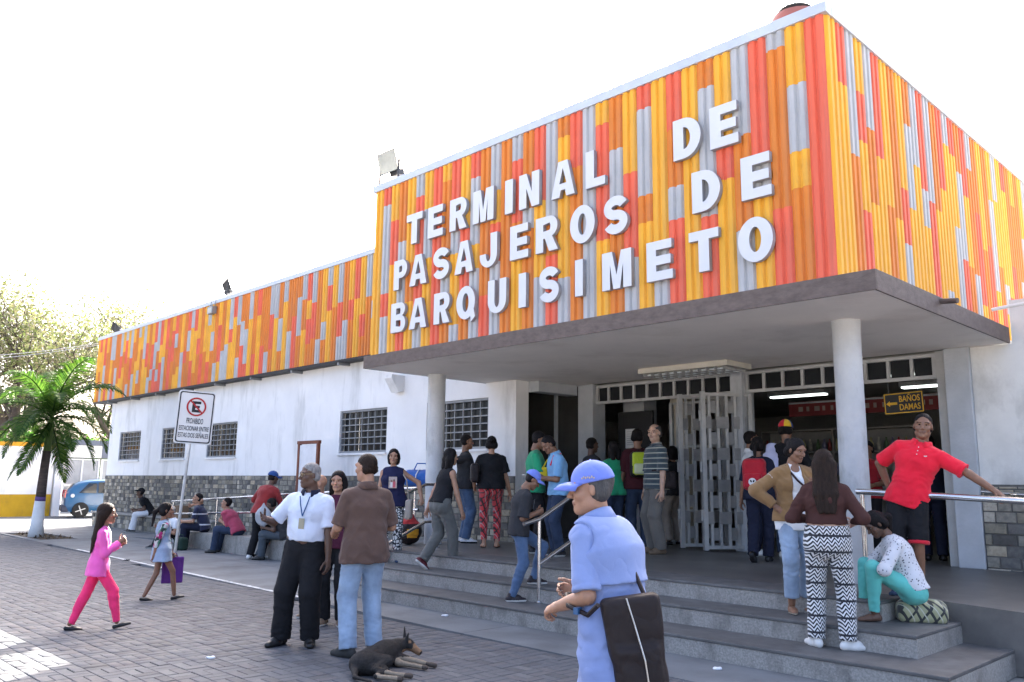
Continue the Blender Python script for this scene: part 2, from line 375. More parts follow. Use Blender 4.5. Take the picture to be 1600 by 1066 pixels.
# ledge that people sit on at the far end of the wall
lg = part(MB().box(-30.6, -21.6, 10.18, WY-.04, -.04, .44), 'ledge', M_STEP)
add_stones(stones(-30.6, -21.6, 10.18, .03, .42, None), lg, 0)
part(MB().box(-30.65, -21.55, 10.12, WY-.04, .44, .49), 'ledge_top', M_STEP, bevel=.01)

# ------------------------------------------------------------------ corrugated cladding
def rib_profile(w, n=2, d=.029):
    p = w/n; pts = [(0, 0)]
    for k in range(n):
        pts += [(k*p+.16*p, 0), (k*p+.32*p, -d), (k*p+.80*p, -d), (k*p+.96*p, 0)]
    pts.append((w, 0)); return pts
CW = 8.05/36
def panel_mesh(w, col, n=2):
    pr = rib_profile(w, n); V = []; F = []
    for i, (x, y) in enumerate(pr): V += [(x, y, 0), (x, y, 1)]
    F = [(2*i, 2*i+2, 2*i+3, 2*i+1) for i in range(len(pr)-1)]
    return mesh_from('cladding_panel', V, F, [PANEL[col]])
PM = {c: panel_mesh(CW, c) for c in 'YORG'}
Z0, Z1 = 3.60, 6.50
FRONT = """Y1|R.11 G.64 R.775 G1|Y.22 R.48 Y1|O.36 G.78 R1|Y.5 O.72 Y1|G.13 R.86 G1|Y.22 G.5 Y1|R1|Y.1 O.62 G.76 O1|R.4 G.52 Y.9 G1|Y.4 R.78 O1|R.14 G.5 Y.63 G1|O.78 R1|G.25 Y.42 R.62 G1|O1|G.13 R.45 O.6 Y1|O.4 G.5 O1|R.38 Y.75 G1|G.5 O.66 R1|O.1 Y.78 G1|R.27 O1|G1|Y.11 R.65 Y1|O.25 G.5 O1|Y.38 R.76 G1|R.11 G.5 O.62 Y1|Y.75 G1|R.25 O.5 G.64 R1|Y1|O.12 G.66 R1|Y.38 R.53 Y1|G.37 O.75 G1|R.47 G.6 Y1|G.07 O.7 R1|Y.24 G.5 Y.64 O1|R1"""
npan = 0
def add_panel(col, x, y, za, zb, rz=0., w=None):
    global npan
    o = link('cladding_panel', PM[col], bld); o.matrix_parent_inverse = Matrix.Translation(-bld.location)
    o.location = (x, y+random.uniform(-.0015, .0015), za); o.rotation_euler = (0, 0, rz); o.scale = (1, 1, zb-za); npan += 1
    return o
TY, TX0, TX1 = 8.05, -11.62, -3.57
for i, colm in enumerate(FRONT.split('|')):
    t0 = 0.
    for seg in colm.split():
        t1 = float(seg[1:]); add_panel(seg[0], TX0+i*CW, TY, Z1-(Z1-Z0)*t1, Z1-(Z1-Z0)*t0); t0 = t1
LASTC = [('O', 0, 1)]
def random_column(last):
    global LASTC
    segs = []; t = 0.
    while t < 1:
        c = random.choices('YORG', (29, 28, 23, 20))[0]
        if segs and c == segs[-1][0]: continue
        if any(q[0] == c and q[1] <= t+.05 < q[2] for q in LASTC) and random.random() < .8: continue
        l = random.uniform(.14, .5) if c in 'RG' else random.uniform(.2, .8)
        t1 = 1. if t+l > .86 else t+l
        segs.append((c, t, t1)); t = t1
    LASTC = segs
    return segs
for i in range(52):                                      # right-hand side, running back
    for c, a, d in ([('Y', 0, 1)] if i == 0 else random_column(None)):
        add_panel(c, TX1, TY+i*CW, Z1-(Z1-Z0)*d, Z1-(Z1-Z0)*a, PI/2)
WZA, WZB, WGY, WGX = 4.25, 6.50, 10.3, -31.9
ncol = int((TX0-WGX)/CW)+1
rest = MB()
wing_cols = [(WGX+i*CW, random_column(None) if 0 < i < ncol-2 else [('Y', 0, 1)]) for i in range(ncol)]
pr = rib_profile(CW)
for i in range(ncol-1, -1, -1):
    x, segs = wing_cols[i]
    for c, a, d in segs:
        za, zb = WZB-(WZB-WZA)*d, WZB-(WZB-WZA)*a
        if npan < 330: add_panel(c, x, WGY, za, zb)
        else:
            rest.mi = 'YORG'.index(c); V = []
            for (px_, py_) in pr: V += [(x+px_, WGY+py_, za), (x+px_, WGY+py_, zb)]
            rest.add(V, [(2*k, 2*k+2, 2*k+3, 2*k+1) for k in range(len(pr)-1)])
for i in range(4): rest.mi = 0; V = []; [V.extend([(WGX+py_, WGY+i*CW+CW-px_, WZA), (WGX+py_, WGY+i*CW+CW-px_, WZB)]) for px_, py_ in pr]; rest.add(V, [(2*k, 2*k+2, 2*k+3, 2*k+1) for k in range(len(pr)-1)])
o = part(rest, 'cladding_panels', [PANEL[c] for c in 'YORG']); o['kind'] = 'stuff'
# carcass behind the cladding, roof, flashings, dark soffit
m = MB().box(TX0+.03, TX1-.03, TY+.03, 22, 3.60, 6.46); m.box(WGX+.03, TX0+.025, WGY+.03, 22, 4.27, 6.46)
part(m, 'carcass', M_BLACK)
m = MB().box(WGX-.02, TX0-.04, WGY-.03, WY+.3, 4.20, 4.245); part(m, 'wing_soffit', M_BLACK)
for k in range(9):
    part(MB().box(-30.5+k*2.05, -30.44+k*2.05, WGY-.01, WY-.002, 4.14, 4.198), 'bracket', M_FRAME)
m = MB()
m.box(TX0-.05, TX1+.05, TY-.05, TY+.10, 6.485, 6.61); m.box(TX1-.10, TX1+.052, TY+.102, 22, 6.487, 6.605)
m.box(TX0-.052, TX0+.1, TY+.102, 10.2, 6.487, 6.605); m.box(WGX-.05, TX0-.056, WGY-.05, WGY+.1, 6.485, 6.60)
part(m, 'roof_flashing', M_TRIM, bevel=.006)
part(MB().box(TX0, TX1, TY+.105, 22, 6.465, 6.48), 'roof', M_TRIM)
part(MB().box(WGX, TX0-.06, WGY+.105, 22, 6.463, 6.478), 'roof', M_TRIM)
# canopy
CX0, CX1, CY0, CZ = -11.52, -3.13, 7.86, 3.395
part(MB().box(CX0+.01, CX1-.01, CY0+.012, 12.02, CZ, 3.588), 'canopy', M_SOFFIT)
m = MB(); m.box(CX0-.012, CX1+.012, CY0-.012, CY0+.01, CZ-.004, 3.594); m.box(CX1-.009, CX1+.0125, CY0+.0105, 11.995, CZ-.006, 3.596)
m.box(CX0-.0125, CX0+.009, CY0+.0105, WY-.002, CZ-.004, 3.594)
part(m, 'fascia', M_FASCIA, bevel=.004)
part(MB().tube([(CX1-.02, 9.55, 3.55), (CX1+.2, 9.5, 3.52)], .03, 8), 'spout', M_FASCIA)
part(MB().tube([(CX1+.02, 11.3, 3.72), (-1.2, 11.8, 3.98)], .022, 8), 'pipe', M_WHITE_OLD)
for x, y in ((-11.26, 9.2), (-4.02, 9.2)):
    r = .152; m = MB().lathe([(r*1.0, PZ), (r, PZ+.4), (r*1.01, 1.6), (r*.985, 2.6), (r, 3.3), (r*1.03, CZ+.002)], (x, y, 0), 28)
    o = part(m, 'column', M_COLUMN, smooth=True); autosmooth(o, 50)
part(MB().prism([(-14.3, WY-.001, 3.75), (-14.3, WY-.001, 3.42), (-14.3, WY-.14, 3.40), (-14.3, WY-.33, 3.68), (-14.3, WY-.33, 3.75)], (.26, 0, 0)), 'corbel', M_WHITE)
# ceiling light box under the canopy
cl = part(MB().box(-8.18, -6.55, 10.85, 11.55, CZ-.085, CZ-.003), 'ceiling_light', mat('yellowed enamel', (.55, .52, .44), .6, var=.1))
for k in range(3):
    MB().tube([(-8.08, 10.98+k*.22, CZ-.105), (-6.65, 10.98+k*.22, CZ-.105)], .015, 8).obj('tube', mat('fluorescent tube', (.8, .85, .85), .3, emit=((.85, 1, .95), .0)), cl)
for k in range(11):
    MB().box(-8.1+k*.145, -8.09+k*.145, 10.88, 11.52, CZ-.13, CZ-.087).obj('louvre', M_GATE, cl)

# ------------------------------------------------------------------ entrance front
DY = 12.1
def pillar(x0, x1, y0=DY-.12, y1=DY+.25, m=M_GREYC): return part(MB().box(x0, x1, y0, y1, PZ-.002, CZ-.002), 'pillar', m, bevel=.01)
pillar(-10.45, -10.09); pillar(-7.19, -6.98); pillar(-3.92, -3.605, DY-.16, DY+.2)
part(MB().box(-4.06, -3.925, DY-.05, DY+.08, PZ-.002, CZ-.003), 'door_post', M_GATE, bevel=.006)
m = MB().box(-11.9, -10.46, DY+.02, DY+.03, PZ, CZ-.004); part(m, 'dark_opening_sheet', mat('painted opening shade', (.05, .048, .045), .15, var=.3, vs_=1.2, spec=.3))  # dark sheet whose colour stands in for the shaded hall beyond the opening
part(MB().box(-11.14, -11.08, DY-.04, DY+.015, PZ, CZ-.004), 'mullion', M_GREYC)
part(MB().box(-10.718, -10.46, 10.92, DY-.13, 3.2, CZ-.003), 'header', M_GREYC)
def transom(x0, x1, n):
    z0, z1 = 3.02, 3.37; m = MB(); m.box(x0, x1, DY-.03, DY+.03, z0, z0+.05); m.box(x0, x1, DY-.03, DY+.03, z1-.05, z1)
    m.box(x0, x0+.05, DY-.028, DY+.028, z0+.05, z1-.05); m.box(x1-.05, x1, DY-.028, DY+.028, z0+.05, z1-.05)
    o = part(m, 'transom', M_GATE)
    for k in range(1, n):
        x = x0+(x1-x0)*k/n; MB().box(x-.022, x+.022, DY-.02, DY+.02, z0+.05, z1-.05).obj('bar', M_GATE, o)
    for k in range(n):
        xa, xb = x0+(x1-x0)*k/n+.023, x0+(x1-x0)*(k+1)/n-.023
        MB().box(xa, xb, DY+.022, DY+.027, z0+.05, z1-.05).obj('pane', M_GLASS, o)
transom(-10.085, -7.195, 10); transom(-6.975, -4.065, 9)
# woven-plate folding gate, two leaves standing open
def leaf(a, c, label):
    a, c = Vector((*a, 0)), Vector((*c, 0)); u = (c-a); L_ = u.length; ang = math.atan2(u.y, u.x)
    g = empty('gate_leaf', (a.x, a.y, PZ+.02), ang); tag(g, label, 'gate')
    H = 2.47; m = MB()
    m.box(0, .07, -.04, .04, 0, H); o = m.obj('post', M_GATE, g, bevel=.004)
    for z in (.45, 1.2, 2.0): MB().tube([(-.012, 0, z), (-.012, 0, z+.16)], .02, 8).obj('hinge', M_GATE, o)
    MB().box(L_-.06, L_, -.03, .03, 0, H).obj('post', M_GATE, g, bevel=.004)
    for z in (0.02, H-.07): MB().box(.072, L_-.062, -.028, .028, z, z+.05).obj('rail', M_GATE, g)
    n = 5; xs_ = [.07+(L_-.13)*(k+.5)/n for k in range(n)]
    for x in xs_: MB().box(x-.022, x+.022, -.012, .012, .07, H-.07).obj('bar', M_GATE, g)
    rows = 9
    for r in range(rows):
        z = .12+(H-.24)*(r+.5)/rows
        for k in range(-1, n):
            if (k+r) % 2: continue
            x0 = xs_[k]-.03 if k >= 0 else .07; x1 = xs_[k+1]+.03 if k+1 < n else L_-.062
            if x1-x0 < .05: continue
            sgn = -1 if r % 2 else 1
            MB().box(x0, x1, sgn*.016-.003, sgn*.016+.003, z-.095, z+.095).obj('plate', M_PLATE, g)
    return g
leaf((-7.43, 11.47), (-6.93, 12.16), 'grey woven-plate gate leaf folded open beside the middle pillar')
leaf((-7.96, 11.62), (-7.50, 12.28), 'grey woven-plate gate leaf standing open, seen nearly edge on, beside the striped-shirt man')
# vertical bar grille behind the gate, left bay
gr = part(MB().box(-8.75, -8.69, 12.5, 12.56, PZ, 3.0), 'grille', M_GATE)
for k in range(9): MB().box(-8.62+k*.16, -8.595+k*.16, 12.515, 12.54, PZ, 3.0).obj('bar', M_GATE, gr)
for z in (1.1, 2.2, 2.96): MB().box(-8.68, -7.2, 12.51, 12.514, z, z+.04).obj('rail', M_GATE, gr)
# hall behind
hall = MB(); hall.box(-16, -3.5, 21, 21.2, PZ, 3.6); hall.box(-16.2, -16, 12.4, 21.2, PZ, 3.6); hall.box(-3.59, -3.4, 12.31, 21, PZ, 3.6)
hall.box(-16, -10.75, 12.4, 12.5, PZ, 3.6)
part(hall, 'hall_wall', M_INT)
part(MB().box(-16, -3.6, 12.36, 21, CZ+.002, 3.55), 'hall_ceiling', M_INT)
part(MB().box(-10.09, -9.6, 12.9, 13.3, PZ, CZ), 'hall_pillar', M_GREYC)
part(MB().box(-9.0, -8.72, 12.9, 13.2, PZ, CZ), 'hall_pillar', mat('cream paint', (.42, .38, .30), .8))
for k, (x, y) in enumerate(((-5.0, 13.6), (-5.2, 15.4), (-7.8, 15.5), (-5.4, 17.5))):
    o = part(MB().box(x-.6, x+.6, y-.1, y+.1, 3.32, 3.392), 'hall_light', M_GATE)
    for dy in (-.05, .05): MB().tube([(x-.57, y+dy, 3.30), (x+.57, y+dy, 3.30)], .014, 8).obj('tube', mat('lit tube', (.9, .95, .95), .3, emit=((.9, 1, .97), .8)), o)
# notices on the board inside
nb = part(MB().box(-10.0, -9.2, 12.62, 12.66, 1.2, 2.9), 'notice_board', M_BLACK)
M_PAPER = mat('paper', (.62, .62, .60), .8, var=.05, vs_=12)
for (x, z, w, h) in ((-9.82, 2.22, .25, .36), (-9.78, 1.72, .24, .40), (-9.50, 1.74, .24, .40)):
    o = MB().box(x, x+w, 12.61, 12.615, z, z+h).obj('notice', M_PAPER, nb)
    for k in range(7): MB().box(x+.03, x+w-.03-random.random()*.05, 12.607, 12.609, z+h-.06-k*.04, z+h-.05-k*.04).obj('line', mat('faint print', (.35, .35, .36), .8), nb)
# ------------------------------------------------------------------ figures: smooth implicit bodies meshed by surface nets
def vec(*a): return np.array(a, float)
def nrm(v): return v/(np.linalg.norm(v)+1e-9)

class Field:
    def __init__(s, lo, hi, h):
        s.h = h; s.lo = np.array(lo, float); n = np.ceil((np.array(hi)-s.lo)/h).astype(int)+2; s.n = n
        s.ax = [s.lo[i]+h*np.arange(n[i]) for i in range(3)]; s.F = np.full(n, .2, np.float32)
    def _blk(s, lo, hi):
        a = np.clip(np.floor((np.minimum(lo, hi)-s.lo)/s.h).astype(int), 0, s.n); b_ = np.clip(np.ceil((np.maximum(lo, hi)-s.lo)/s.h).astype(int)+1, 0, s.n)
        return tuple(slice(a[i], b_[i]) for i in range(3))
    def dist(s, a, b_, ra, rb, side, sx, pad):
        a, b_ = np.asarray(a, float), np.asarray(b_, float); R = max(ra, rb)*max(sx, 1)+pad+2*s.h
        bl = s._blk(np.minimum(a, b_)-R, np.maximum(a, b_)+R)
        X = (s.ax[0][bl[0]]-a[0])[:, None, None]; Y = (s.ax[1][bl[1]]-a[1])[None, :, None]; Z = (s.ax[2][bl[2]]-a[2])[None, None, :]
        d = b_-a; L2 = d@d+1e-12
        t = np.clip((X*d[0]+Y*d[1]+Z*d[2])/L2, 0, 1)
        qx, qy, qz = X-d[0]*t, Y-d[1]*t, Z-d[2]*t
        q2 = qx*qx+qy*qy+qz*qz
        if side is not None:
            qs = qx*side[0]+qy*side[1]+qz*side[2]; q2 = q2-qs*qs*(1-1/(sx*sx))
        return bl, np.sqrt(np.maximum(q2, 0))-(ra+(rb-ra)*t), (X, Y, Z), d, t
    def seg(s, a, b_, ra, rb=None, k=.03, side=None, sx=1., cuta=False, cutb=False, bump=0.):
        rb = ra if rb is None else rb
        bl, D, (X, Y, Z), d, t = s.dist(a, b_, ra, rb, side, sx, k)
        if D.size == 0: return s
        L_ = np.linalg.norm(d)
        if bump: D = D-bump*np.sin(np.pi*t)
        if cutb: D = np.maximum(D, (X*d[0]+Y*d[1]+Z*d[2])/L_-L_)
        if cuta: D = np.maximum(D, -(X*d[0]+Y*d[1]+Z*d[2])/L_)
        F = s.F[bl]; hh = np.maximum(k-np.abs(D-F), 0)/k
        s.F[bl] = np.minimum(D, F)-hh*hh*k*.25
        return s
    def ell(s, c, r, k=.02, R=None):                      # ellipsoid
        c, r = np.asarray(c, float), np.asarray(r, float); m = r.max()+k+2*s.h; bl = s._blk(c-m, c+m)
        P = [(s.ax[i][bl[i]]-c[i]).reshape([-1 if j == i else 1 for j in range(3)]) for i in range(3)]
        if R is not None: P = [sum(P[j]*R[j][i] for j in range(3)) for i in range(3)]
        q = np.sqrt(sum((P[i]/r[i])**2 for i in range(3))); D = (q-1)*r.min() if r.max()/r.min() > 3 else q*(q-1)/np.maximum(np.sqrt(sum((P[i]/r[i]**2)**2 for i in range(3))), 1e-6)
        F = s.F[bl]; hh = np.maximum(k-np.abs(D-F), 0)/k; s.F[bl] = np.minimum(D, F)-hh*hh*k*.25; return s
    def cut_ell(s, c, r, k=.01):
        c, r = np.asarray(c, float), np.asarray(r, float); m = r.max()+k+2*s.h; bl = s._blk(c-m, c+m)
        P = [(s.ax[i][bl[i]]-c[i]).reshape([-1 if j == i else 1 for j in range(3)]) for i in range(3)]
        q = np.sqrt(sum((P[i]/r[i])**2 for i in range(3))); D = -(q-1)*r.min()
        F = s.F[bl]; hh = np.maximum(k-np.abs(D-F), 0)/k; s.F[bl] = np.maximum(D, F)+hh*hh*k*.25; return s
    def rbox(s, c, half, r, k=.01, R=None):               # rounded box
        c, half = np.asarray(c, float), np.asarray(half, float); m = np.linalg.norm(half)+r+k+2*s.h; bl = s._blk(c-m, c+m)
        P = [(s.ax[i][bl[i]]-c[i]).reshape([-1 if j == i else 1 for j in range(3)]) for i in range(3)]
        if R is not None: P = [sum(P[j]*R[j][i] for j in range(3)) for i in range(3)]
        Q = [np.abs(P[i])-(half[i]-r) for i in range(3)]
        D = np.sqrt(sum(np.maximum(q, 0)**2 for q in Q))+np.minimum(np.maximum(np.maximum(Q[0], Q[1]), Q[2]), 0)-r
        F = s.F[bl]; hh = np.maximum(k-np.abs(D-F), 0)/k; s.F[bl] = np.minimum(D, F)-hh*hh*k*.25; return s
    def plane(s, p, n):                                   # keep the side where (x-p).n < 0
        n = nrm(np.asarray(n, float)); D = sum(((s.ax[i]-p[i])*n[i]).reshape([-1 if j == i else 1 for j in range(3)]) for i in range(3))
        s.F = np.maximum(s.F, D.astype(np.float32)); return s
    def wrinkle(s, amp, freq, seed, stretch=(1, 1, 1), n=5):
        g = np.random.default_rng(seed); X, Y, Z = s.ax[0][:, None, None], s.ax[1][None, :, None], s.ax[2][None, None, :]
        W = 0
        wx = .03*np.sin(23*Z+g.uniform(0, 6))+.02*np.sin(31*X+g.uniform(0, 6))
        for i in range(n):
            kv = nrm(g.normal(size=3)*np.array(stretch))*freq*g.uniform(.6, 1.7)
            W = W+(np.abs(np.sin(kv[0]*X+kv[1]*Y+kv[2]*(Z+wx)+g.uniform(0, 6)))-.63)*1.5 if i % 2 == 0 else W+np.sin(kv[0]*X+kv[1]*Y+kv[2]*(Z+wx)+g.uniform(0, 6))
        k2 = g.normal(size=3)*6; msk = .65+.35*np.sin(k2[0]*X+k2[1]*Y+k2[2]*Z+g.uniform(0, 6))
        s.F = s.F+(amp*W*msk/math.sqrt(n)).astype(np.float32); return s
    def mesh(s):
        F = s.F; S = F < 0
        S[0] = S[-1] = False; S[:, 0] = S[:, -1] = False; S[:, :, 0] = S[:, :, -1] = False
        F = np.where(S, np.minimum(F, -1e-6), np.maximum(F, 1e-6))
        c = [S[i:i+s.n[0]-1, j:j+s.n[1]-1, k:k+s.n[2]-1] for i in (0, 1) for j in (0, 1) for k in (0, 1)]
        al = c[0].copy(); an = c[0].copy()
        for q in c[1:]: al &= q; an |= q
        I = np.argwhere(an & ~al)
        if len(I) == 0: return np.zeros((0, 3)), np.zeros((0, 4), int)
        off = np.array([(i, j, k) for i in (0, 1) for j in (0, 1) for k in (0, 1)])
        val = np.stack([F[I[:, 0]+o[0], I[:, 1]+o[1], I[:, 2]+o[2]] for o in off], 1)
        acc = np.zeros((len(I), 3)); cnt = np.zeros(len(I))
        for p in range(8):
            for q in range(p+1, 8):
                if np.abs(off[p]-off[q]).sum() != 1: continue
                m = (val[:, p] < 0) != (val[:, q] < 0); t = val[m, p]/(val[m, p]-val[m, q])
                acc[m] += off[p]+t[:, None]*(off[q]-off[p]); cnt[m] += 1
        V = s.lo+s.h*(I+acc/cnt[:, None])
        idx = np.full(s.n-1, -1, np.int32); idx[I[:, 0], I[:, 1], I[:, 2]] = np.arange(len(I))
        Fs = []
        for a in range(3):
            sl0 = [slice(1, -1)]*3; sl1 = [slice(1, -1)]*3; sl0[a] = slice(0, -1); sl1[a] = slice(1, None)
            s0, s1 = S[tuple(sl0)], S[tuple(sl1)]; E = np.argwhere(s0 != s1)
            if len(E) == 0: continue
            fl = s0[E[:, 0], E[:, 1], E[:, 2]]
            E = E.copy(); u_, v_ = (a+1) % 3, (a+2) % 3
            base = E.copy()
            for ax_ in (u_, v_): base[:, ax_] += 1
            def cell(du, dv):
                q = base.copy(); q[:, u_] -= du; q[:, v_] -= dv; return idx[q[:, 0], q[:, 1], q[:, 2]]
            qd = np.stack([cell(1, 1), cell(0, 1), cell(0, 0), cell(1, 0)], 1)
            qd[~fl] = qd[~fl][:, ::-1]; Fs.append(qd)
        Fq = np.concatenate(Fs); Fq = Fq[(Fq >= 0).all(1)]
        return V, Fq

def rotm(yaw=0., pitch=0., roll=0.):                      # degrees: turn left +, nod up +, tilt to the right +
    a, b_, c = map(math.radians, (yaw, pitch, roll))
    Z = np.array([[math.cos(a), -math.sin(a), 0], [math.sin(a), math.cos(a), 0], [0, 0, 1]])
    X = np.array([[1, 0, 0], [0, math.cos(b_), -math.sin(b_)], [0, math.sin(b_), math.cos(b_)]])
    Y = np.array([[math.cos(c), 0, math.sin(c)], [0, 1, 0], [-math.sin(c), 0, math.cos(c)]])
    return Z@X@Y
def ik(a, t, l1, l2, hint):
    d = t-a; D = np.linalg.norm(d)
    if D > (l1+l2)*.999: t = a+d/D*(l1+l2)*.999; d = t-a; D = np.linalg.norm(d)
    u = d/D; x = (D*D+l1*l1-l2*l2)/(2*D); h = math.sqrt(max(l1*l1-x*x, 0))
    v = np.asarray(hint, float); v = nrm(v-u*(v@u)); return a+u*x+v*h, t

# -------- canonical head (1.75 m adult): origin between the ears, +Y forwards
_heads = {}
def head_mesh(kind):
    if kind in _heads: return _heads[kind]
    f = Field((-.11, -.13, -.17), (.11, .15, .15), .0058); wj = {'m': 1., 'f': .92, 'k': .92}[kind]
    f.ell((0, -.012, .035), (.075, .094, .084), .02); f.ell((0, .028, -.035), (.058*wj, .062, .086), .03)
    f.seg((-.045*wj, .0, -.07), (0, .066, -.098), .02, .018, .03); f.seg((.045*wj, .0, -.07), (0, .066, -.098), .02, .018, .03)
    f.seg((-.05, .072, .026), (.05, .072, .026), .013, None, .02)                                   # brow
    for s in (-1, 1):
        f.ell((s*.043, .058, -.028), (.024, .026, .022), .02); f.cut_ell((s*.031, .097, .006), (.019, .016, .012), .012)
        f.ell((s*.076, -.008, -.006), (.010, .018, .029), .006)
    f.seg((0, .086, .012), (0, .112, -.030), .007, .0115, .012); f.seg((-.011, .099, -.034), (.011, .099, -.034), .009, None, .008)
    f.seg((-.023, .083, -.060), (0, .090, -.060), .0065, None, .006); f.seg((.023, .083, -.060), (0, .090, -.060), .0065, None, .008); f.seg((-.015, .087, -.070), (.015, .087, -.070), .008, None, .007)
    f.seg((0, -.018, -.06), (0, -.03, -.17), .054 if kind == 'm' else .046, None, .03)
    V, Q = f.mesh(); c = V[Q].mean(1); mi = np.zeros(len(Q), int)
    lips = (np.abs(c[:, 2]+.065) < .0105) & (np.abs(c[:, 0]) < .026) & (c[:, 1] > .080); mi[lips] = 1
    br = (np.abs(c[:, 2]-.0275+.05*(np.abs(c[:, 0])-.032)) < .0042) & (np.abs(np.abs(c[:, 0])-.033) < .019) & (c[:, 1] > .06); mi[br] = 2
    # eyeballs
    Vs, Fs, Ms = [V], [Q], [mi]; n = len(V)
    for s in (-1, 1):
        R_ = .0118; nu, nv = 10, 8; P = []
        for j in range(nv+1):
            for i in range(nu):
                th = PI*j/nv; ph = 2*PI*i/nu; P.append((s*.031+R_*math.sin(th)*math.cos(ph), .0760+R_*math.cos(th), .0065+R_*.62*math.sin(th)*math.sin(ph)))
        q = np.array([(j*nu+i, j*nu+(i+1) % nu, (j+1)*nu+(i+1) % nu, (j+1)*nu+i) for j in range(nv) for i in range(nu)]); Vs.append(np.array(P)); Fs.append(q+n)
        Ms.append(np.where(np.arange(len(q)) < 3*nu, 4, 3)); n += len(P)
    _heads[kind] = (np.concatenate(Vs), np.concatenate(Fs), np.concatenate(Ms)); return _heads[kind]

# -------- canonical right hand: wrist at origin, fingers +Y, palm faces -Z, thumb on -X
_hands = {}
def hand_mesh(pose, h=.0045):
    key = (pose, h)
    if key in _hands: return _hands[key]
    curl = {'relaxed': (18, 26, 20), 'grip': (62, 80, 45), 'flat': (6, 8, 6), 'hold': (38, 50, 30), 'fist': (80, 95, 60)}[pose]
    f = Field((-.095, -.05, -.11), (.075, .21, .05), h)
    f.seg((0, -.035, 0), (0, .02, 0), .024, .026, .02, (1, 0, 0), 1.25)
    f.seg((-.006, .02, 0), (-.022, .082, .002), .0165, .0125, .016, (1, 0, 0), 1.2); f.seg((.008, .02, 0), (.024, .078, 0), .016, .012, .016, (1, 0, 0), 1.2)
    f.seg((0, .02, 0), (0, .085, .003), .016, .0125, .016, (1, 0, 0), 1.3)
    for i, (x, l, y0, sp) in enumerate(((-.030, .072, .084, -6), (-.0095, .080, .089, -1), (.011, .074, .085, 4), (.030, .058, .076, 10))):
        p = vec(x, y0, .001); a = 0.; r = (.0088, .0092, .0088, .0078)[i]
        for j, (fr, cu) in enumerate(zip((.46, .31, .23), curl)):
            a += math.radians(cu+i*3); d = vec(math.sin(math.radians(sp))*math.cos(a), math.cos(a), -math.sin(a)); q = p+d*l*fr
            f.seg(p, q, r*(1-.08*j), r*(.93-.08*j), .004); p = q
    p = vec(-.022, .022, -.006)
    for dx, dy, dz, l, r in ((-.62, .62, -.35, .042, .0125), (-.42, .84, -.38, .034, .0105), (-.2 if pose != 'flat' else -.45, .93, -.3, .028, .0092)):
        q = p+nrm(vec(dx, dy, dz))*l; f.seg(p, q, r, r*.9, .008); p = q
    _hands[key] = f.mesh(); return _hands[key]

# -------- canonical shoes: heel at y=-.06, toe at +.2, sole at z=0
_shoes = {}
def shoe_mesh(kind):
    if kind in _shoes: return _shoes[kind]
    f = Field((-.07, -.11, -.01), (.07, .24, .16), .0065)
    if kind in ('sneaker', 'dress', 'high'):
        f.seg((0, -.045, .035), (.0, .08, .035), .040, .044, .03, (1, 0, 0), .95); f.seg((0, .06, .03), (.004, .165, .022), .042, .030, .03, (1, 0, 0), 1.25)
        f.seg((0, -.03, .05), (0, -.012, .105 if kind != 'high' else .13), .040, .036, .02, None, 1, False, True)
        f.seg((0, .0, .09), (0, .09, .055), .034, .03, .02)
    else:                                                 # flat slipper or bare foot
        t = .0 if kind == 'flat' else .004
        f.seg((0, -.04, .026), (0, .06, .026), .032, .034, .03); f.seg((0, .05, .022), (.004, .155, .014), .036, .022, .03, (1, 0, 0), 1.35)
        if kind == 'bare': f.seg((0, -.02, .04), (0, -.01, .12), .034, .034, .03)
    f.plane((0, 0, .0), (0, 0, -1))
    if kind == 'flat': f.cut_ell((0, .035, .075), (.030, .075, .05), .01)
    V, Q = f.mesh(); c = V[Q].mean(1)
    mi = (c[:, 2] < (.024 if kind == 'sneaker' else .012)).astype(int)
    _shoes[kind] = (V, Q, mi); return _shoes[kind]

M_EYEW = mat('eye white', (.42, .40, .37), .25, var=.02); M_IRIS = mat('dark iris', (.02, .012, .008), .15, var=.0)
def skin_mat(name, c): return mat(name, c, .48, var=.14, vs_=14, bump=.12, bs=140, spec=.4, sss=.12)
SKIN = {'dark': skin_mat('dark brown skin', (.115, .062, .040)), 'brown': skin_mat('brown skin', (.23, .118, .070)), 'tan': skin_mat('tan skin', (.37, .20, .125)), 'light': skin_mat('light skin', (.50, .31, .22))}
LIP = {k: mat('lips on %s skin' % k, c, .45, var=.05) for k, c in (('dark', (.08, .036, .028)), ('brown', (.15, .068, .045)), ('tan', (.26, .12, .085)), ('light', (.38, .19, .14)))}
HAIR = {k: mat(k+' hair', c, .6, var=.35, vs_=60, bump=.9, bs=130, spec=.14, stretch=(1, 1, .18)) for k, c in (('black', (.010, .008, .008)), ('darkbrown', (.022, .013, .009)), ('grey', (.23, .22, .21)), ('saltpepper', (.07, .066, .063)))}

def cloth(name, c, rough=.85, bump=.35, **k):
    kk = dict(var=.10, vs_=5, bump=bump*.45, bs=22, fold=.5, spec=.2, sheen=.12 if max(c) > .1 else 0.); kk.update(k); return mat(name, c, rough, **kk)
def denim(name, c): return cloth(name, c, var=.28, vs_=5, bump=.45, bs=40)

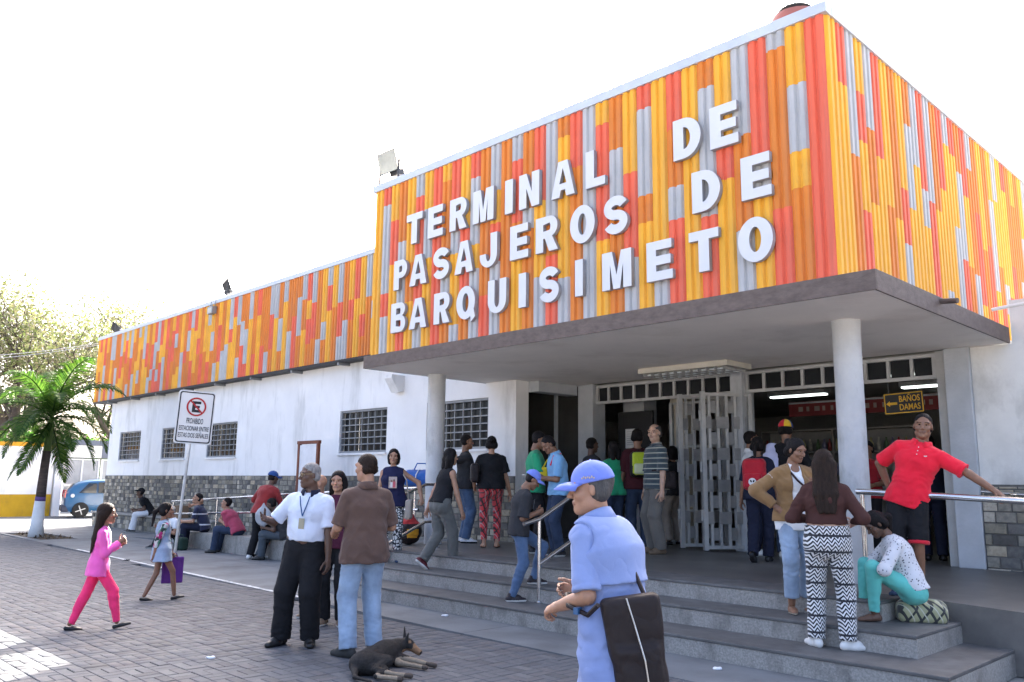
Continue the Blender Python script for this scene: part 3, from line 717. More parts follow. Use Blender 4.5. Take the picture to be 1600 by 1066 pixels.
def pattern(name, kind, cols, k=1., rough=.85):
    if name in _mats: return _mats[name]
    m = mat(name, cols[0], rough, var=.05, bump=.3, bs=26, spec=.25, sheen=.2); nt = m.node_tree; N = nt.nodes.new; L = nt.links.new; b = nt.nodes['Principled BSDF']
    tc = N('ShaderNodeTexCoord'); sp = N('ShaderNodeSeparateXYZ'); L(tc.outputs['Object'], sp.inputs[0])
    def mth(op, a, b_=None, c=None):
        n = N('ShaderNodeMath'); n.operation = op
        for i, v in enumerate((a, b_, c)):
            if v is None: continue
            if isinstance(v, (int, float)): n.inputs[i].default_value = v
            else: L(v, n.inputs[i])
        return n.outputs[0]
    def mix(f, a, c):
        x = N('ShaderNodeMix'); x.data_type = 'RGBA'; L(f, x.inputs[0])
        for i, v in ((6, a), (7, c)):
            if isinstance(v, tuple): x.inputs[i].default_value = (*v, 1)
            else: L(v, x.inputs[i])
        return x.outputs[2]
    x, y, z = sp.outputs
    xy = mth('ADD', x, mth('MULTIPLY', y, .7))
    if kind == 'zigzag':
        t = mth('PINGPONG', mth('MULTIPLY', xy, 26*k), 1.); v = mth('FRACT', mth('ADD', mth('MULTIPLY', z, 22*k), mth('MULTIPLY', t, 1.1)))
        row = mth('GREATER_THAN', mth('FRACT', mth('MULTIPLY', z, 5.6*k)), .86)
        out = mix(row, mix(mth('GREATER_THAN', v, .5), cols[0], cols[1]), cols[2])
    elif kind == 'stripes':
        v = mth('FRACT', mth('MULTIPLY', z, k)); out = mix(mth('GREATER_THAN', v, .62), cols[0], cols[1]); out = mix(mth('LESS_THAN', mth('ABSOLUTE', mth('SUBTRACT', v, .30)), .06), out, cols[2])
    elif kind == 'plaid':
        u = mth('ADD', xy, mth('MULTIPLY', z, .55)); w = mth('SUBTRACT', mth('MULTIPLY', z, .8), xy)
        a = mth('LESS_THAN', mth('FRACT', mth('MULTIPLY', u, k)), .22); c = mth('LESS_THAN', mth('FRACT', mth('MULTIPLY', w, k)), .22)
        d = mth('LESS_THAN', mth('ABSOLUTE', mth('SUBTRACT', mth('FRACT', mth('MULTIPLY', u, k)), .6)), .05)
        out = mix(d, mix(a, mix(c, cols[0], cols[1]), cols[1]), cols[2])
    else:
        vo = N('ShaderNodeTexVoronoi'); vo.inputs['Scale'].default_value = k; L(tc.outputs['Object'], vo.inputs['Vector'])
        if kind == 'chain':
            vo.feature = 'DISTANCE_TO_EDGE'; out = mix(mth('LESS_THAN', vo.outputs[0], .13), cols[0], cols[1])
        elif kind == 'spots': out = mix(mth('LESS_THAN', vo.outputs['Distance'], .26), cols[0], cols[1])
        else:
            sx = N('ShaderNodeSeparateXYZ'); L(vo.outputs['Color'], sx.inputs[0]); out = mix(mth('GREATER_THAN', sx.outputs[0], .6), mix(mth('GREATER_THAN', sx.outputs[1], .55), cols[0], cols[1]), cols[2])
            if len(cols) > 3: out = mix(mth('GREATER_THAN', sx.outputs[2], .7), out, cols[3])
    L(out, b.inputs['Base Color']); return m

class Person:
    def __init__(P, loc, heading, H=1.7, sex='m', girth=1., skin='tan', hair=('short', 'black'), feet=None, hands=None, elbows=None, knees=None,
                 pelvis=None, lean=(0, 0), bend=0., head=(0, 0, 0), twist=0., h=.013, seed=0, hand_pose=('relaxed', 'relaxed'), palms=None, headk=1., face=None, neck=.075):
        """feet/hands: ((right), (left)) targets in metres for a 1.75 m body; x = right, y = forwards; lean = forwards, to the right (degrees)"""
        P.H, P.sex, P.g, P.h, P.seed = H, sex, girth, h, seed; s = P.s = H/1.75; P.skin = skin
        fem = sex == 'f'; kid = sex == 'k'
        P.sw = s*(.180 if not fem else .160)*(.93 if kid else 1); P.hw = s*(.088 if not fem else .092)
        # joints
        feet = feet or ((.10, 0, 0), (-.10, 0, 0)); P.footyaw = [(-8 if len(f_) < 4 else f_[3])*(1 if i == 0 else -1) if len(f_) < 4 else f_[3] for i, f_ in enumerate(feet)]
        P.footpitch = [f_[4] if len(f_) > 4 else 0 for f_ in feet]
        P.ank = [np.array(f_[:3], float)*s+vec(0, 0, .085*s) for f_ in feet]
        mid = (P.ank[0]+P.ank[1])/2
        P.pel = np.array(pelvis, float)*s if pelvis is not None else vec(mid[0], mid[1]+.0, .925*s)
        P.hips = [P.pel+vec(P.hw, 0, 0), P.pel+vec(-P.hw, 0, 0)]
        knees = knees or ((.12, 1, 0), (-.12, 1, 0)); P.knee = []
        for i in (0, 1):
            k_, t_ = ik(P.hips[i], P.ank[i], .43*s, .43*s, knees[i]); P.knee.append(k_); P.ank[i] = t_
        la, lb = math.radians(lean[0]), math.radians(lean[1])
        P.sp = nrm(vec(math.sin(lb), math.sin(la), math.cos(la)*math.cos(lb))); bb = math.radians(bend)
        P.sp2 = nrm(vec(math.sin(lb), math.sin(la+bb), math.cos(la+bb)))
        tw = math.radians(twist); P.rt = nrm(vec(math.cos(tw), math.sin(tw), -math.sin(lb))); P.rt = nrm(P.rt-P.sp2*(P.rt@P.sp2)); P.fw = np.cross(P.sp2, P.rt)
        P.waist = P.pel+P.sp*.16*s; P.chest = P.waist+(P.sp+P.sp2)/2*.19*s; P.nb = P.chest+P.sp2*.165*s
        P.sho = [P.nb-P.sp2*.078*s+P.rt*P.sw, P.nb-P.sp2*.078*s-P.rt*P.sw]
        P.hrot = rotm(*head); nk = nrm(P.sp2*.6+P.hrot@vec(0, .0, 1)*.5+vec(0, .12, .0)); P.hs = s*headk*(1.16 if kid else 1.)*(.97 if fem else 1.)
        P.hc = P.nb+nk*neck*s+P.hrot@vec(0, .012, .105)*P.hs
        hands = hands or ((.27, .03, .80), (-.27, .03, .80)); elbows = elbows or ((.35, -1, -.2), (-.35, -1, -.2)); P.elb = []; P.wri = []
        for i in (0, 1):
            e_, t_ = ik(P.sho[i], np.array(hands[i], float)*s, .285*s, .255*s, elbows[i]); P.elb.append(e_); P.wri.append(t_)
        P.palms = palms or ((-1, -.2, 0), (1, -.2, 0)); P.hp = hand_pose
        # place
        loc = Vector(loc); base = math.atan2(loc.y, loc.x)-PI/2     # 0: looking away from the camera
        P.loc = loc; P.rz = base+math.radians(heading) if face is None else math.radians(face)-PI/2
        P.body_prims(); P.hair(*hair)

    def body_prims(P):
        s, g, fem = P.s, P.g, P.sex == 'f'; pts = np.array([P.pel, P.nb, P.hc, *P.ank, *P.knee, *P.elb, *P.wri, *P.sho])
        P.lo, P.hi = pts.min(0)-.24*s, pts.max(0)+.24*s
        f = Field(P.lo, P.hi, P.h*1.15); P.torso(f, 0.); k = .035*s
        f.seg(P.nb-P.sp2*.04*s, P.hc-P.hrot@vec(0, .02, .06)*P.hs, .056*s if not fem else .047*s, .050*s if not fem else .043*s, .03*s)
        for i in (0, 1):
            f.seg(P.sho[i], P.elb[i], (.045 if not fem else .039)*s*g**.5, .037*s, k); f.seg(P.elb[i], P.wri[i], .040*s*(1 if not fem else .9), .026*s, .02*s, bump=.004*s)
            f.seg(P.hips[i], P.knee[i], .075*s*g**.5, .051*s, k); f.seg(P.knee[i], P.ank[i], .048*s, .034*s, .02*s, bump=.006*s)
        V, Q = f.mesh(); Vs, Fs, Ms = [V], [Q], [np.zeros(len(Q), int)]; n = len(V)
        HV, HQ, HM = head_mesh(P.sex); Vs.append((HV*P.hs)@P.hrot.T+P.hc); Fs.append(HQ+n); Ms.append(HM); n += len(HV)
        for i in (0, 1):
            hv, hq = hand_mesh(P.hp[i], .0045 if P.h < .012 else .006); hv = hv.copy()
            d = nrm(P.wri[i]-P.elb[i]); pn = np.array(P.palms[i], float); pn = nrm(pn-d*(pn@d)); z = -pn; x = np.cross(d, z)
            if i == 1: hv[:, 0] *= -1; hq = hq[:, ::-1]
            Vs.append(P.wri[i]+(hv*s*(.98 if not fem else .9))@np.array([x, d, z])); Fs.append(hq+n); Ms.append(np.zeros(len(hq), int)); n += len(hv)
        me = mesh_from('person', np.concatenate(Vs), np.concatenate(Fs), [SKIN[P.skin], LIP[P.skin], HAIR['black'], M_EYEW, M_IRIS], True, np.concatenate(Ms))
        P.o = link('person', me); P.o.location = P.loc; P.o.rotation_euler = (0, 0, P.rz)
    def torso(P, f, e, low=None):
        s, g, fem = P.s, P.g, P.sex == 'f'; k = .05*s; R_ = P.rt; H_ = vec(1, 0, 0)
        hip = (.112, .165/.112) if fem else (.106, .148/.106); wst = (.094, 1.28) if fem else (.104, 1.33); ch = (.100, 1.40) if fem else (.112, 1.42)
        if P.sex == 'k': hip, wst, ch = (.092, 1.35), (.088, 1.3), (.090, 1.4)
        f.seg(P.pel-P.sp*.02*s, P.pel+P.sp*.06*s, hip[0]*s*g+e, hip[0]*s*g*.97+e, k, H_, hip[1])
        f.seg(P.pel+P.sp*.06*s, P.waist, hip[0]*s*g*.95+e, wst[0]*s*g+e, k, H_, wst[1])
        f.seg(P.waist, P.chest, wst[0]*s*g+e, ch[0]*s*g**.5+e, k, R_, ch[1])
        f.seg(P.chest, P.nb-P.sp2*.09*s, ch[0]*s*g**.5+e, .088*s+e, k, R_, 1.5)
        f.seg(P.sho[0]-P.rt*.035*s, P.sho[1]+P.rt*.035*s, .045*s+e*.8, None, .05*s)
        for i in (0, 1): f.seg(P.nb-P.sp2*.022*s, P.sho[i]+P.sp2*.010*s, .046*s+e*.4, .036*s+e*.6, .04*s)
        if fem:
            for q in (-1, 1): f.ell(P.chest+P.rt*q*.068*s+P.fw*.082*s-P.sp2*.012*s, np.array((.056, .056, .056))*s*g**.5+e*.6, .03*s)
        if not fem and g > 1.05: f.ell(P.waist+vec(0, .05, -.02)*s, np.array((.12, .10, .12))*s*(g-.05), .05*s)

    def child(P, name, V, Q, mats, mi=None, parent=None, label=None):
        o = link(name, mesh_from(name, V, Q, mats if isinstance(mats, (list, tuple)) else [mats], True, mi), parent or P.o)
        if label: o['label'] = label
        return o
    def shirt(P, m, sleeve=.62, hem=-.07, loose=.016, name='shirt', wr=.0055, collar=None, flare=0., arms=(True, True), sleeve_r=None, vneck=0., open_=0., back_only=False, panel=None):
        """sleeve: 0 none, 1 to the elbow, 2 to the wrist; hem: metres above the hip joints"""
        s = P.s; f = Field(P.lo, P.hi, P.h); P.torso(f, loose)
        if hem < -.02: f.seg(P.pel, P.pel+P.sp*(hem-.03)*s, (.114+flare*.5)*s*P.g+loose+.006, (.116+flare)*s*P.g+loose+.008, .04*s, vec(1, 0, 0), 1.56)
        if P.sex == 'f' and hem < .03:
            for q in (-1, 1): f.ell(P.pel+vec(q*.075, -.055, -.03)*s, np.array((.085, .08, .09))*s*P.g+loose+.012, .03*s)
        if sleeve > 0:
            for i in (0, 1):
                if not arms[i]: continue
                t = min(sleeve, 1); r0 = (sleeve_r or .051)*s+loose*.55; e1 = P.sho[i]+(P.elb[i]-P.sho[i])*t
                f.seg(P.sho[i], e1, r0, (r0+.004 if sleeve <= 1 else .046*s+loose*.7), .016*s, cutb=sleeve <= 1)
                if sleeve <= 1: f.seg(e1-nrm(P.elb[i]-P.sho[i])*.022*s, e1, r0+.0075, None, .002, cuta=True, cutb=True)
                if sleeve > 1: f.seg(P.elb[i], P.elb[i]+(P.wri[i]-P.elb[i])*min(sleeve-1, 1), .046*s+loose*.7, .034*s+loose*.6, .02*s, cutb=True)
        else:
            for i, q in ((0, 1), (1, -1)): f.cut_ell(P.sho[i]+P.rt*q*.055*s-P.sp2*.0*s, np.array((.062, .085, .085))*s, .015)
        f.plane(P.pel+P.sp*hem*s, -P.sp)
        if wr: f.wrinkle(wr, 34, P.seed, (1, 1, 1.2))
        f.plane(P.nb+P.sp2*.028*s+P.fw*0, P.sp2-P.fw*.35)
        if vneck: f.cut_ell(P.nb+P.fw*.085*s-P.sp2*.02*s, np.array((.05, .06, vneck))*s, .008)
        if open_ or back_only:
            rel = [(f.ax[i]-P.chest[i]).reshape([-1 if j == i else 1 for j in range(3)]) for i in range(3)]
            X = sum(rel[i]*P.rt[i] for i in range(3)); Y = sum(rel[i]*P.fw[i] for i in range(3))
            f.F = np.maximum(f.F, np.minimum(open_*s-np.abs(X), Y-.01) if open_ else Y-.02).astype(np.float32)
        V, Q = f.mesh(); mi = None
        if panel:
            c_ = V[Q].mean(1)-P.chest; mi = ((np.abs(c_@P.rt) < panel[1]) & (c_@P.fw > .03)).astype(int); m = [m, panel[0]]
        o = P.child(name, V, Q, m, mi); P.shirt_o = o; m = m[0] if panel else m
        if collar:
            c = MB(); n = 22; R1, R2 = .062*s*(.9 if P.sex == 'f' else 1), .075*s
            for lay in (0,):
                VV = []
                for k in range(n+1):
                    a = math.radians(-160+320*k/n)+PI/2+PI; ca, sa = math.cos(a), math.sin(a)
                    fr = max(0, -sa)  # back is higher
                    for rr, zz in ((R1+.004, .052+.012*sa*-1), (R1+.016, .050-.012*sa), (R2+.022, -.004-.02*(sa > .6))):
                        p = P.nb+P.rt*ca*rr*1.08+P.fw*(-sa*-1)*rr*1.0*1+P.sp2*(zz-.01)*s; VV.append(p)
                c.add(VV, [(3*k+j, 3*k+3+j, 3*k+4+j, 3*k+1+j) for k in range(n) for j in (0, 1)])
            co = link('collar', c.mesh('collar', collar if not isinstance(collar, bool) else m, True), o)
            sd = co.modifiers.new('s', 'SOLIDIFY'); sd.thickness = .004
        return o
    def pants(P, m, leg=1.97, rise=.10, loose=.012, fit='straight', wr=.0055, name='trousers', hemflare=0.):
        s, g, fem = P.s, P.g, P.sex == 'f'; f = Field(P.lo, P.hi, P.h); k = .035*s
        hip = (.112, .165/.112) if fem else (.106, .148/.106)
        if P.sex == 'k': hip = (.092, 1.35)
        f.seg(P.pel-P.sp*.03*s, P.pel+P.sp*(rise+.04)*s, hip[0]*s*g+loose, (hip[0]*.96)*s*g+loose, k, vec(1, 0, 0), hip[1]); f.plane(P.pel+P.sp*rise*s, P.sp)
        if fem:
            for q in (-1, 1): f.ell(P.pel+vec(q*.075, -.055, -.03)*s, np.array((.085, .08, .09))*s*g, .03*s)
        th, kn, cf = {'straight': (.089, .070, .066), 'skinny': (.086, .058, .042), 'loose': (.096, .083, .080), 'shorts': (.088, .076, .076)}[fit]
        for i in (0, 1):
            t = min(leg, 1); e1 = P.hips[i]+(P.knee[i]-P.hips[i])*t
            f.seg(P.hips[i]-vec(0, 0, .01), e1, th*s*g**.5+loose, kn*s+(loose if leg > 1 else loose*1.3), k, cutb=leg <= 1)
            if leg > 1:
                e2 = P.knee[i]+(P.ank[i]-vec(0, 0, .03*s)-P.knee[i])*(leg-1)
                f.seg(P.knee[i], e2, kn*s+loose, (cf+hemflare)*s+loose*.6, .02*s, cutb=True)
                if fit == 'skinny': f.seg(P.knee[i]+(e2-P.knee[i])*.15-vec(0, .01, 0), P.knee[i]+(e2-P.knee[i])*.5-vec(0, .012, 0), .050*s+loose, .046*s+loose, .03*s)
        if wr:
            f.wrinkle(wr*.6, 30, P.seed+3, (1, 1, .6)); f.wrinkle(wr*.7, 52, P.seed+5, (.35, .35, 1.6), 4)
        V, Q = f.mesh(); return P.child(name, V, Q, m)
    def shoes(P, kind, upper, sole=None, which=(0, 1), label=None):
        for i in which:
            V, Q, mi = shoe_mesh(kind); V = V.copy(); s = P.s*(.93 if P.sex == 'f' else 1.)*(1.0)
            if i == 1: V[:, 0] *= -1; Q = Q[:, ::-1]
            d = P.ank[i]-P.knee[i]; R_ = rotm(P.footyaw[i], P.footpitch[i]); V = (V*s)@R_.T+P.ank[i]-R_@vec(0, 0, .085*P.s)
            P.child('shoe' if kind not in ('bare',) else 'foot', V, Q, [upper, sole or upper], mi, label=label)
    def sandals(P, m):
        for i in (0, 1):
            V, Q, mi = shoe_mesh('bare'); V = V.copy(); s = P.s*(.93 if P.sex == 'f' else 1.)
            if i == 1: V[:, 0] *= -1; Q = Q[:, ::-1]
            R_ = rotm(P.footyaw[i], P.footpitch[i]); V = (V*s)@R_.T+P.ank[i]-R_@vec(0, 0, .085*P.s-.008)
            o = P.child('foot', V, Q, [SKIN[P.skin], m], mi)
            b_ = MB(); T = lambda p: P.ank[i]+R_@(vec(*p)*s-vec(0, 0, .085*P.s))
            b_.tube([T((-.045, .05, .012)), T((-.02, .085, .05)), T((0, .12, .042)), T((.02, .085, .05)), T((.045, .05, .012))], .006, 6)
            link('strap', b_.mesh('strap', m, True), o)
    def belt(P, m, z=.085, e=.020):
        s = P.s; f = Field(P.lo, P.hi, .009); hip = (.112, .165/.112) if P.sex == 'f' else (.106, .148/.106)
        f.seg(P.pel+P.sp*(z-.02)*s, P.pel+P.sp*(z+.02)*s, hip[0]*s*P.g+e, None, .01, vec(1, 0, 0), hip[1]); f.plane(P.pel+P.sp*(z+.018)*s, P.sp); f.plane(P.pel+P.sp*(z-.018)*s, -P.sp)
        V, Q = f.mesh(); return P.child('belt', V, Q, m)
    def hair(P, kind, col):
        if kind == 'none': return
        m = HAIR[col]; lo, hi = vec(-.16, -.26, -.55 if kind in ('long', 'ponytail', 'tail') else -.2), vec(.16, .16, .2)
        f = Field(lo, hi, .0075 if P.h < .012 else .010); t = {'buzz': .003, 'fringe': .005, 'short': .007, 'bun': .007, 'ponytail': .008, 'tail': .008}.get(kind, .012)
        f.ell((0, -.016, .038), (.076+t, .094+t, .084+t*1.1), .01)
        if kind in ('short', 'buzz', 'fringe'):
            f.seg((-.045, -.045, -.02), (.045, -.045, -.02), .042+t*.6, None, .03)
            f.plane((0, .060, .062), (0, .93, -.36)); f.plane((0, -.01, -.062), (0, .35, -.94))
            for q in (-1, 1): f.cut_ell((q*.094, .046, -.015), (.056, .052, .070), .008); f.cut_ell((q*.092, -.006, -.012), (.030, .017, .032), .006)
            f.cut_ell((0, .12, -.025), (.1, .078, .090), .01)
            if kind == 'fringe': f.cut_ell((0, .02, .14), (.075, .09, .085), .015)
            f.wrinkle(.0034 if P.h > .008 else .0045, 170 if P.h > .008 else 210, P.seed, (1, 1, 1), 7)
        else:
            f.seg((-.045, -.045, -.03), (.045, -.045, -.03), .062, None, .03)
            if kind == 'long':
                for x in (-.055, 0, .055): f.seg((x, -.055, -.02), (x*1.25, -.10, -.30), .052, .046, .03); f.seg((x*1.25, -.10, -.30), (x*1.0, -.125, -.46), .046, .028, .02)
            if kind == 'bob':
                for q in (-1, 1): f.seg((q*.072, -.02, .02), (q*.070, -.01, -.10), .026, .022, .03)
                f.seg((-.05, -.06, -.09), (.05, -.06, -.09), .045, None, .03)
            if kind == 'shoulder':
                for q in (-1, 1): f.seg((q*.075, -.02, .02), (q*.082, -.01, -.17), .030, .028, .03)
                f.seg((-.05, -.06, -.06), (-.05, -.08, -.17), .05, .04, .03); f.seg((.05, -.06, -.06), (.05, -.08, -.17), .05, .04, .03)
            if kind in ('ponytail', 'tail'):
                gl = P.hrot.T@vec(0, 0, -1); r1 = vec(0, -.10, .03); r2 = r1+nrm(vec(0, -1, 0)+gl*.8)*.085; f.seg(r1, r2, .026, .034, .02); f.seg(r2, r2+nrm(gl+vec(0, -.12, 0))*.22, .034, .014, .02)
            if kind == 'bun': f.ell((0, -.125, .05), (.045, .04, .045), .015)
            f.wrinkle(.0022, 110, P.seed, (1.6, 1.6, .25)); f.plane((0, .070, .066), (0, .93, -.36))
            f.cut_ell((0, .115, -.045), (.068, .085, .112), .012)
            if kind in ('ponytail', 'bun', 'tail'):
                for q in (-1, 1): f.cut_ell((q*.092, .0, -.035), (.03, .03, .05), .008)
        V, Q = f.mesh(); P.child('hair', (V*P.hs)@P.hrot.T+P.hc, Q, m)
    def tf(P, V): return (np.asarray(V, float)*P.hs)@P.hrot.T+P.hc
    def cap(P, m, brim=None, yaw=0., tilt=0., split=None, label=None):
        f = Field((-.14, -.16, -.05), (.14, .16, .2), .006); f.ell((0, -.014, .036), (.092, .110, .104), .01); f.plane((0, 0, .030), (0, -.10, -1))
        V, Q = f.mesh(); ms = [m]; mi = None
        if split:
            ms = split; c = V[Q].mean(1); mi = np.clip(((np.arctan2(c[:, 0], c[:, 1]+.014)+PI)/(2*PI)*6).astype(int) % 3, 0, 2)
        R_ = rotm(yaw, tilt); V = V@R_.T; o = P.child('cap', P.tf(V), Q, ms, mi, label=label)
        n = 12; W = []
        for k in range(n+1):
            a = math.radians(-68+136*k/n); x = math.sin(a)
            for (rr, dz) in ((.090, .004), (.132, .000), (.162, -.010)):
                yy = .01+math.cos(a)*rr*(1.08 if rr > .1 else 1.12); W.append((x*(.084+.10*(rr-.09)), yy-.01*(rr < .1), .036+dz*2.0-.022*x*x))
        W = np.array(W)@R_.T; F = [(3*k+j, 3*k+3+j, 3*k+4+j, 3*k+1+j) for k in range(n) for j in (0, 1)]
        bo = link('brim', mesh_from('brim', P.tf(W), F, [brim or m], True), o); sd = bo.modifiers.new('s', 'SOLIDIFY'); sd.thickness = .004; sd.offset = 0
        bt = MB(); bt.add([(.007*math.cos(t*PI/3), .007*math.sin(t*PI/3)-.014, .140) for t in range(6)]+[(0, -.014, .146)], [(t, (t+1) % 6, 6) for t in range(6)])
        link('button', mesh_from('button', P.tf(np.array(bt.V)@R_.T), bt.F, [brim or m], True), o)
        return o
    def world(P, p):                                      # local point -> world
        c, s = math.cos(P.rz), math.sin(P.rz); return Vector((P.loc.x+c*p[0]-s*p[1], P.loc.y+s*p[0]+c*p[1], P.loc.z+p[2]))
    def tag(P, label, group=None): tag(P.o, label, 'person', group); return P
# ------------------------------------------------------------------ the people
def at_y(px_, Y, py_=750):                                # point on the vertical plane y = Y seen at a photo pixel
    d = ray(px_, py_); return Vector((d.x*Y/d.y, Y, 0))
BLACK = cloth('black cloth', (.013, .013, .015)); CHAR = cloth('charcoal cloth', (.035, .035, .038)); NAVY = cloth('navy cloth', (.014, .017, .035))
JEAN = denim('blue denim', (.075, .125, .22)); JEAN_L = denim('light washed denim', (.26, .34, .45)); JEAN_D = denim('dark denim', (.03, .045, .08)); JEAN_P = denim('mid washed denim', (.17, .25, .38))
WHITE_C = cloth('white cloth', (.72, .73, .75)); SHOE_B = mat('black leather', (.012, .012, .012), .4, var=.1); SHOE_W = mat('white shoe', (.68, .67, .64), .6, var=.1); SHOE_BR = mat('worn brown shoe', (.16, .11, .07), .7)
SOLE = mat('pale rubber', (.55, .54, .5), .7); GREYT = cloth('grey twill', (.115, .115, .105)); RED_C = cloth('red cloth', (.62, .018, .035)); SANDAL = mat('brown leather', (.10, .055, .035), .6)
BLUE_CAP = cloth('periwinkle cap cloth', (.16, .22, .62)); GOLD = mat('gold thread', (.65, .5, .2), .6)

# old man in the blue cap, in front
BLUE = cloth('pale blue twill', (.215, .28, .50), bump=.25, vs_=4)
p = Person((-2.66, 3.32, 0), 60, 1.68, 'm', 1.06, 'tan', ('short', 'saltpepper'), hands=((.11, .28, 1.06), (-.15, .25, 1.0)), elbows=((.5, -1, -.5), (-.45, -1, -.5)),
           hand_pose=('hold', 'hold'), palms=((-1, -.2, -.2), (.5, -.1, -.9)), head=(30, -4, 0), lean=(5, 0), bend=12, h=.007, seed=11, neck=.056, headk=1.06)
p.shirt(BLUE, sleeve=.92, hem=-.30, loose=.022, collar=True, flare=.02, sleeve_r=.056, wr=.009)
y = p.shirt(BLUE, sleeve=0, hem=.20, loose=.046, name='yoke', wr=.002, back_only=True)
p.pants(cloth('pale blue trousers', (.21, .275, .48)), fit='straight'); p.shoes('dress', SHOE_B); co = p.cap(BLUE_CAP, tilt=-3)
for k in range(7):
    a = math.radians(-62-k*5.2); q = MB(); c0 = p.tf([(math.sin(a)*.0935, math.cos(a)*.1115-.014, .052+.004*(k % 2))])[0]; q.lathe([(.0022, -.004), (.0028, 0), (.0022, .004+.0015*(k % 3))], c0, 6); q.obj('embroidery', GOLD, co)
p.tag('old man in periwinkle cap and pale blue shirt, carrying a black shoulder bag, hands together'); BLUEMAN = p
# man in the white shirt with lanyard
p = Person(ground(462, 1008), 158, 1.74, 'm', 1.08, 'dark', ('buzz', 'grey'), feet=((.15, .02, 0, -18), (-.14, .0, 0, 22)), pelvis=(-.05, 0, .925), lean=(0, -3), hands=((.27, .26, 1.20), (-.31, .06, .80)),
           elbows=((.8, -.6, -1), (-.3, -1, 0)), head=(-46, -2, 0), h=.010, seed=21, hand_pose=('flat', 'relaxed'), palms=((-.2, .9, .2), (1, -.2, 0)))
p.shirt(cloth('pale shirt cotton', (.66, .71, .82)), sleeve=.85, hem=.06, loose=.020, collar=NAVY, wr=.006, sleeve_r=.058); p.pants(BLACK, rise=.10, loose=.020, fit='loose', wr=.006); p.belt(SHOE_B, .085, .026); p.shoes('dress', SHOE_B)
LAN = mat('blue ribbon', (.03, .09, .22), .6); CARD = mat('id card', (.34, .31, .22), .5)
def front(p, x, z, e=.03):                                 # a point just proud of the chest, x to the right and z above the chest joint
    R_ = .112*p.s*p.g**.5*1.0+e; yy = math.sqrt(max(1-(x/(R_*1.42))**2, .05))*R_; return p.chest+p.rt*x+p.sp2*z+p.fw*yy
b = MB(); b.tube([front(p, .05, .14), front(p, .035, .06, .034), front(p, .004, -.05, .036)], .006, 6); b.tube([front(p, -.05, .14), front(p, -.03, .06, .034), front(p, .004, -.05, .036)], .006, 6)
l = b.obj('lanyard', LAN, p.o); c = front(p, .004, -.12, .038)
q = MB(); q.prism([c+p.rt*sx*.028+p.sp2*sz*.05 for sx, sz in ((-1, -1), (1, -1), (1, 1), (-1, 1))], p.fw*.006); q.obj('badge', CARD, l)
b = MB()
for s_ in (-1, 1):
    b.tube([p.tf([(s_*.033+.023*math.cos(t*PI/6), .098, .006+.017*math.sin(t*PI/6))])[0] for t in range(13)], .0016, 5); b.tube([p.tf([(s_*.056, .097, .012)])[0], p.tf([(s_*.078, .0, .014)])[0]], .0016, 5)
b.obj('glasses', mat('gold wire', (.5, .4, .2), .3, metal=1), p.o)
p.tag('grey-haired man in white shirt with lanyard and black trousers, gesturing')
# man in brown polo seen from behind
p = Person(ground(563, 1024), 22, 1.82, 'm', 1.06, 'tan', ('buzz', 'darkbrown'), feet=((.13, .02, 0, -14), (-.13, -.04, 0, 24)), hands=((.20, .26, 1.07), (-.19, .28, 1.03)), head=(28, -2, 0), h=.010, seed=31, hand_pose=('hold', 'hold'))
p.shirt(cloth('brown pique cotton', (.105, .062, .047)), sleeve=.92, hem=-.14, loose=.018, collar=True, sleeve_r=.054, wr=.006); p.pants(JEAN_L, rise=.04, loose=.016, fit='straight', wr=.006); p.shoes('dress', mat('dark suede', (.03, .03, .028), .8))
p.tag('man in brown polo and washed jeans standing with his back turned beside the lying dog')
# two people standing behind them
p = Person(ground(519, 977), 165, 1.68, 'f', 1., 'tan', ('shoulder', 'black'), h=.014, seed=41); p.shirt(cloth('plum blouse', (.07, .015, .035)), sleeve=.7); p.pants(BLACK); p.shoes('sneaker', SHOE_BR, SOLE)
p.tag('dark-haired woman in plum top and black trousers, half hidden behind the brown polo')
p = Person(ground(490, 968), 100, 1.64, 'm', 1., 'tan', ('none', 'black'), h=.014, seed=43); p.shirt(cloth('grey shirt', (.10, .10, .11))); p.pants(BLACK); p.shoes('sneaker', SHOE_BR, SOLE)
p.tag('bald person in grey shirt almost hidden behind the man with the lanyard')
# girls walking
PINK = cloth('pink knit', (.80, .115, .42)); HOTP = cloth('hot pink leggings', (.88, .035, .16))
p = Person(ground(145, 984), -92, 1.30, 'k', 1., 'brown', ('long', 'darkbrown'), feet=((.05, .30, .015, 0, 14), (-.05, -.30, .0, 0, -4)), pelvis=(0, .0, .89), hands=((.08, .25, 1.20), (-.06, .26, 1.16)), elbows=((.4, -.6, -1), (-.4, -.6, -1)), hand_pose=('hold', 'hold'), h=.009, seed=51, lean=(3, 0))
p.shirt(PINK, sleeve=1.97, hem=-.15, loose=.012, flare=.02, panel=(WHITE_C, .04))
p.pants(HOTP, leg=1.93, fit='skinny', loose=.008, rise=.03); p.shoes('flat', SHOE_B)
p.tag('girl in pink top and hot pink trousers, walking with long dark hair')
FLOR = pattern('floral sleeves', 'floral', ((.02, .035, .03), (.35, .02, .12), (.06, .22, .13), (.5, .5, .5)), 26)
p = Person(ground(247, 938), -84, 1.25, 'k', 1., 'brown', ('tail', 'black'), feet=((.05, .26, .01, 0, 10), (-.05, -.24, 0, 0, -6)), pelvis=(0, 0, .90), hands=((.16, -.14, .82), (-.18, .20, .80)), h=.010, seed=52, hand_pose=('relaxed', 'grip'))
p.shirt(FLOR, sleeve=1.85, hem=.05, loose=.012, sleeve_r=.048); p.shirt(JEAN_L, sleeve=0, hem=-.20, loose=.022, flare=.035, name='pinafore', vneck=.07); p.pants(JEAN_L, leg=.42, fit='shorts', name='shorts'); p.shoes('flat', SHOE_B)
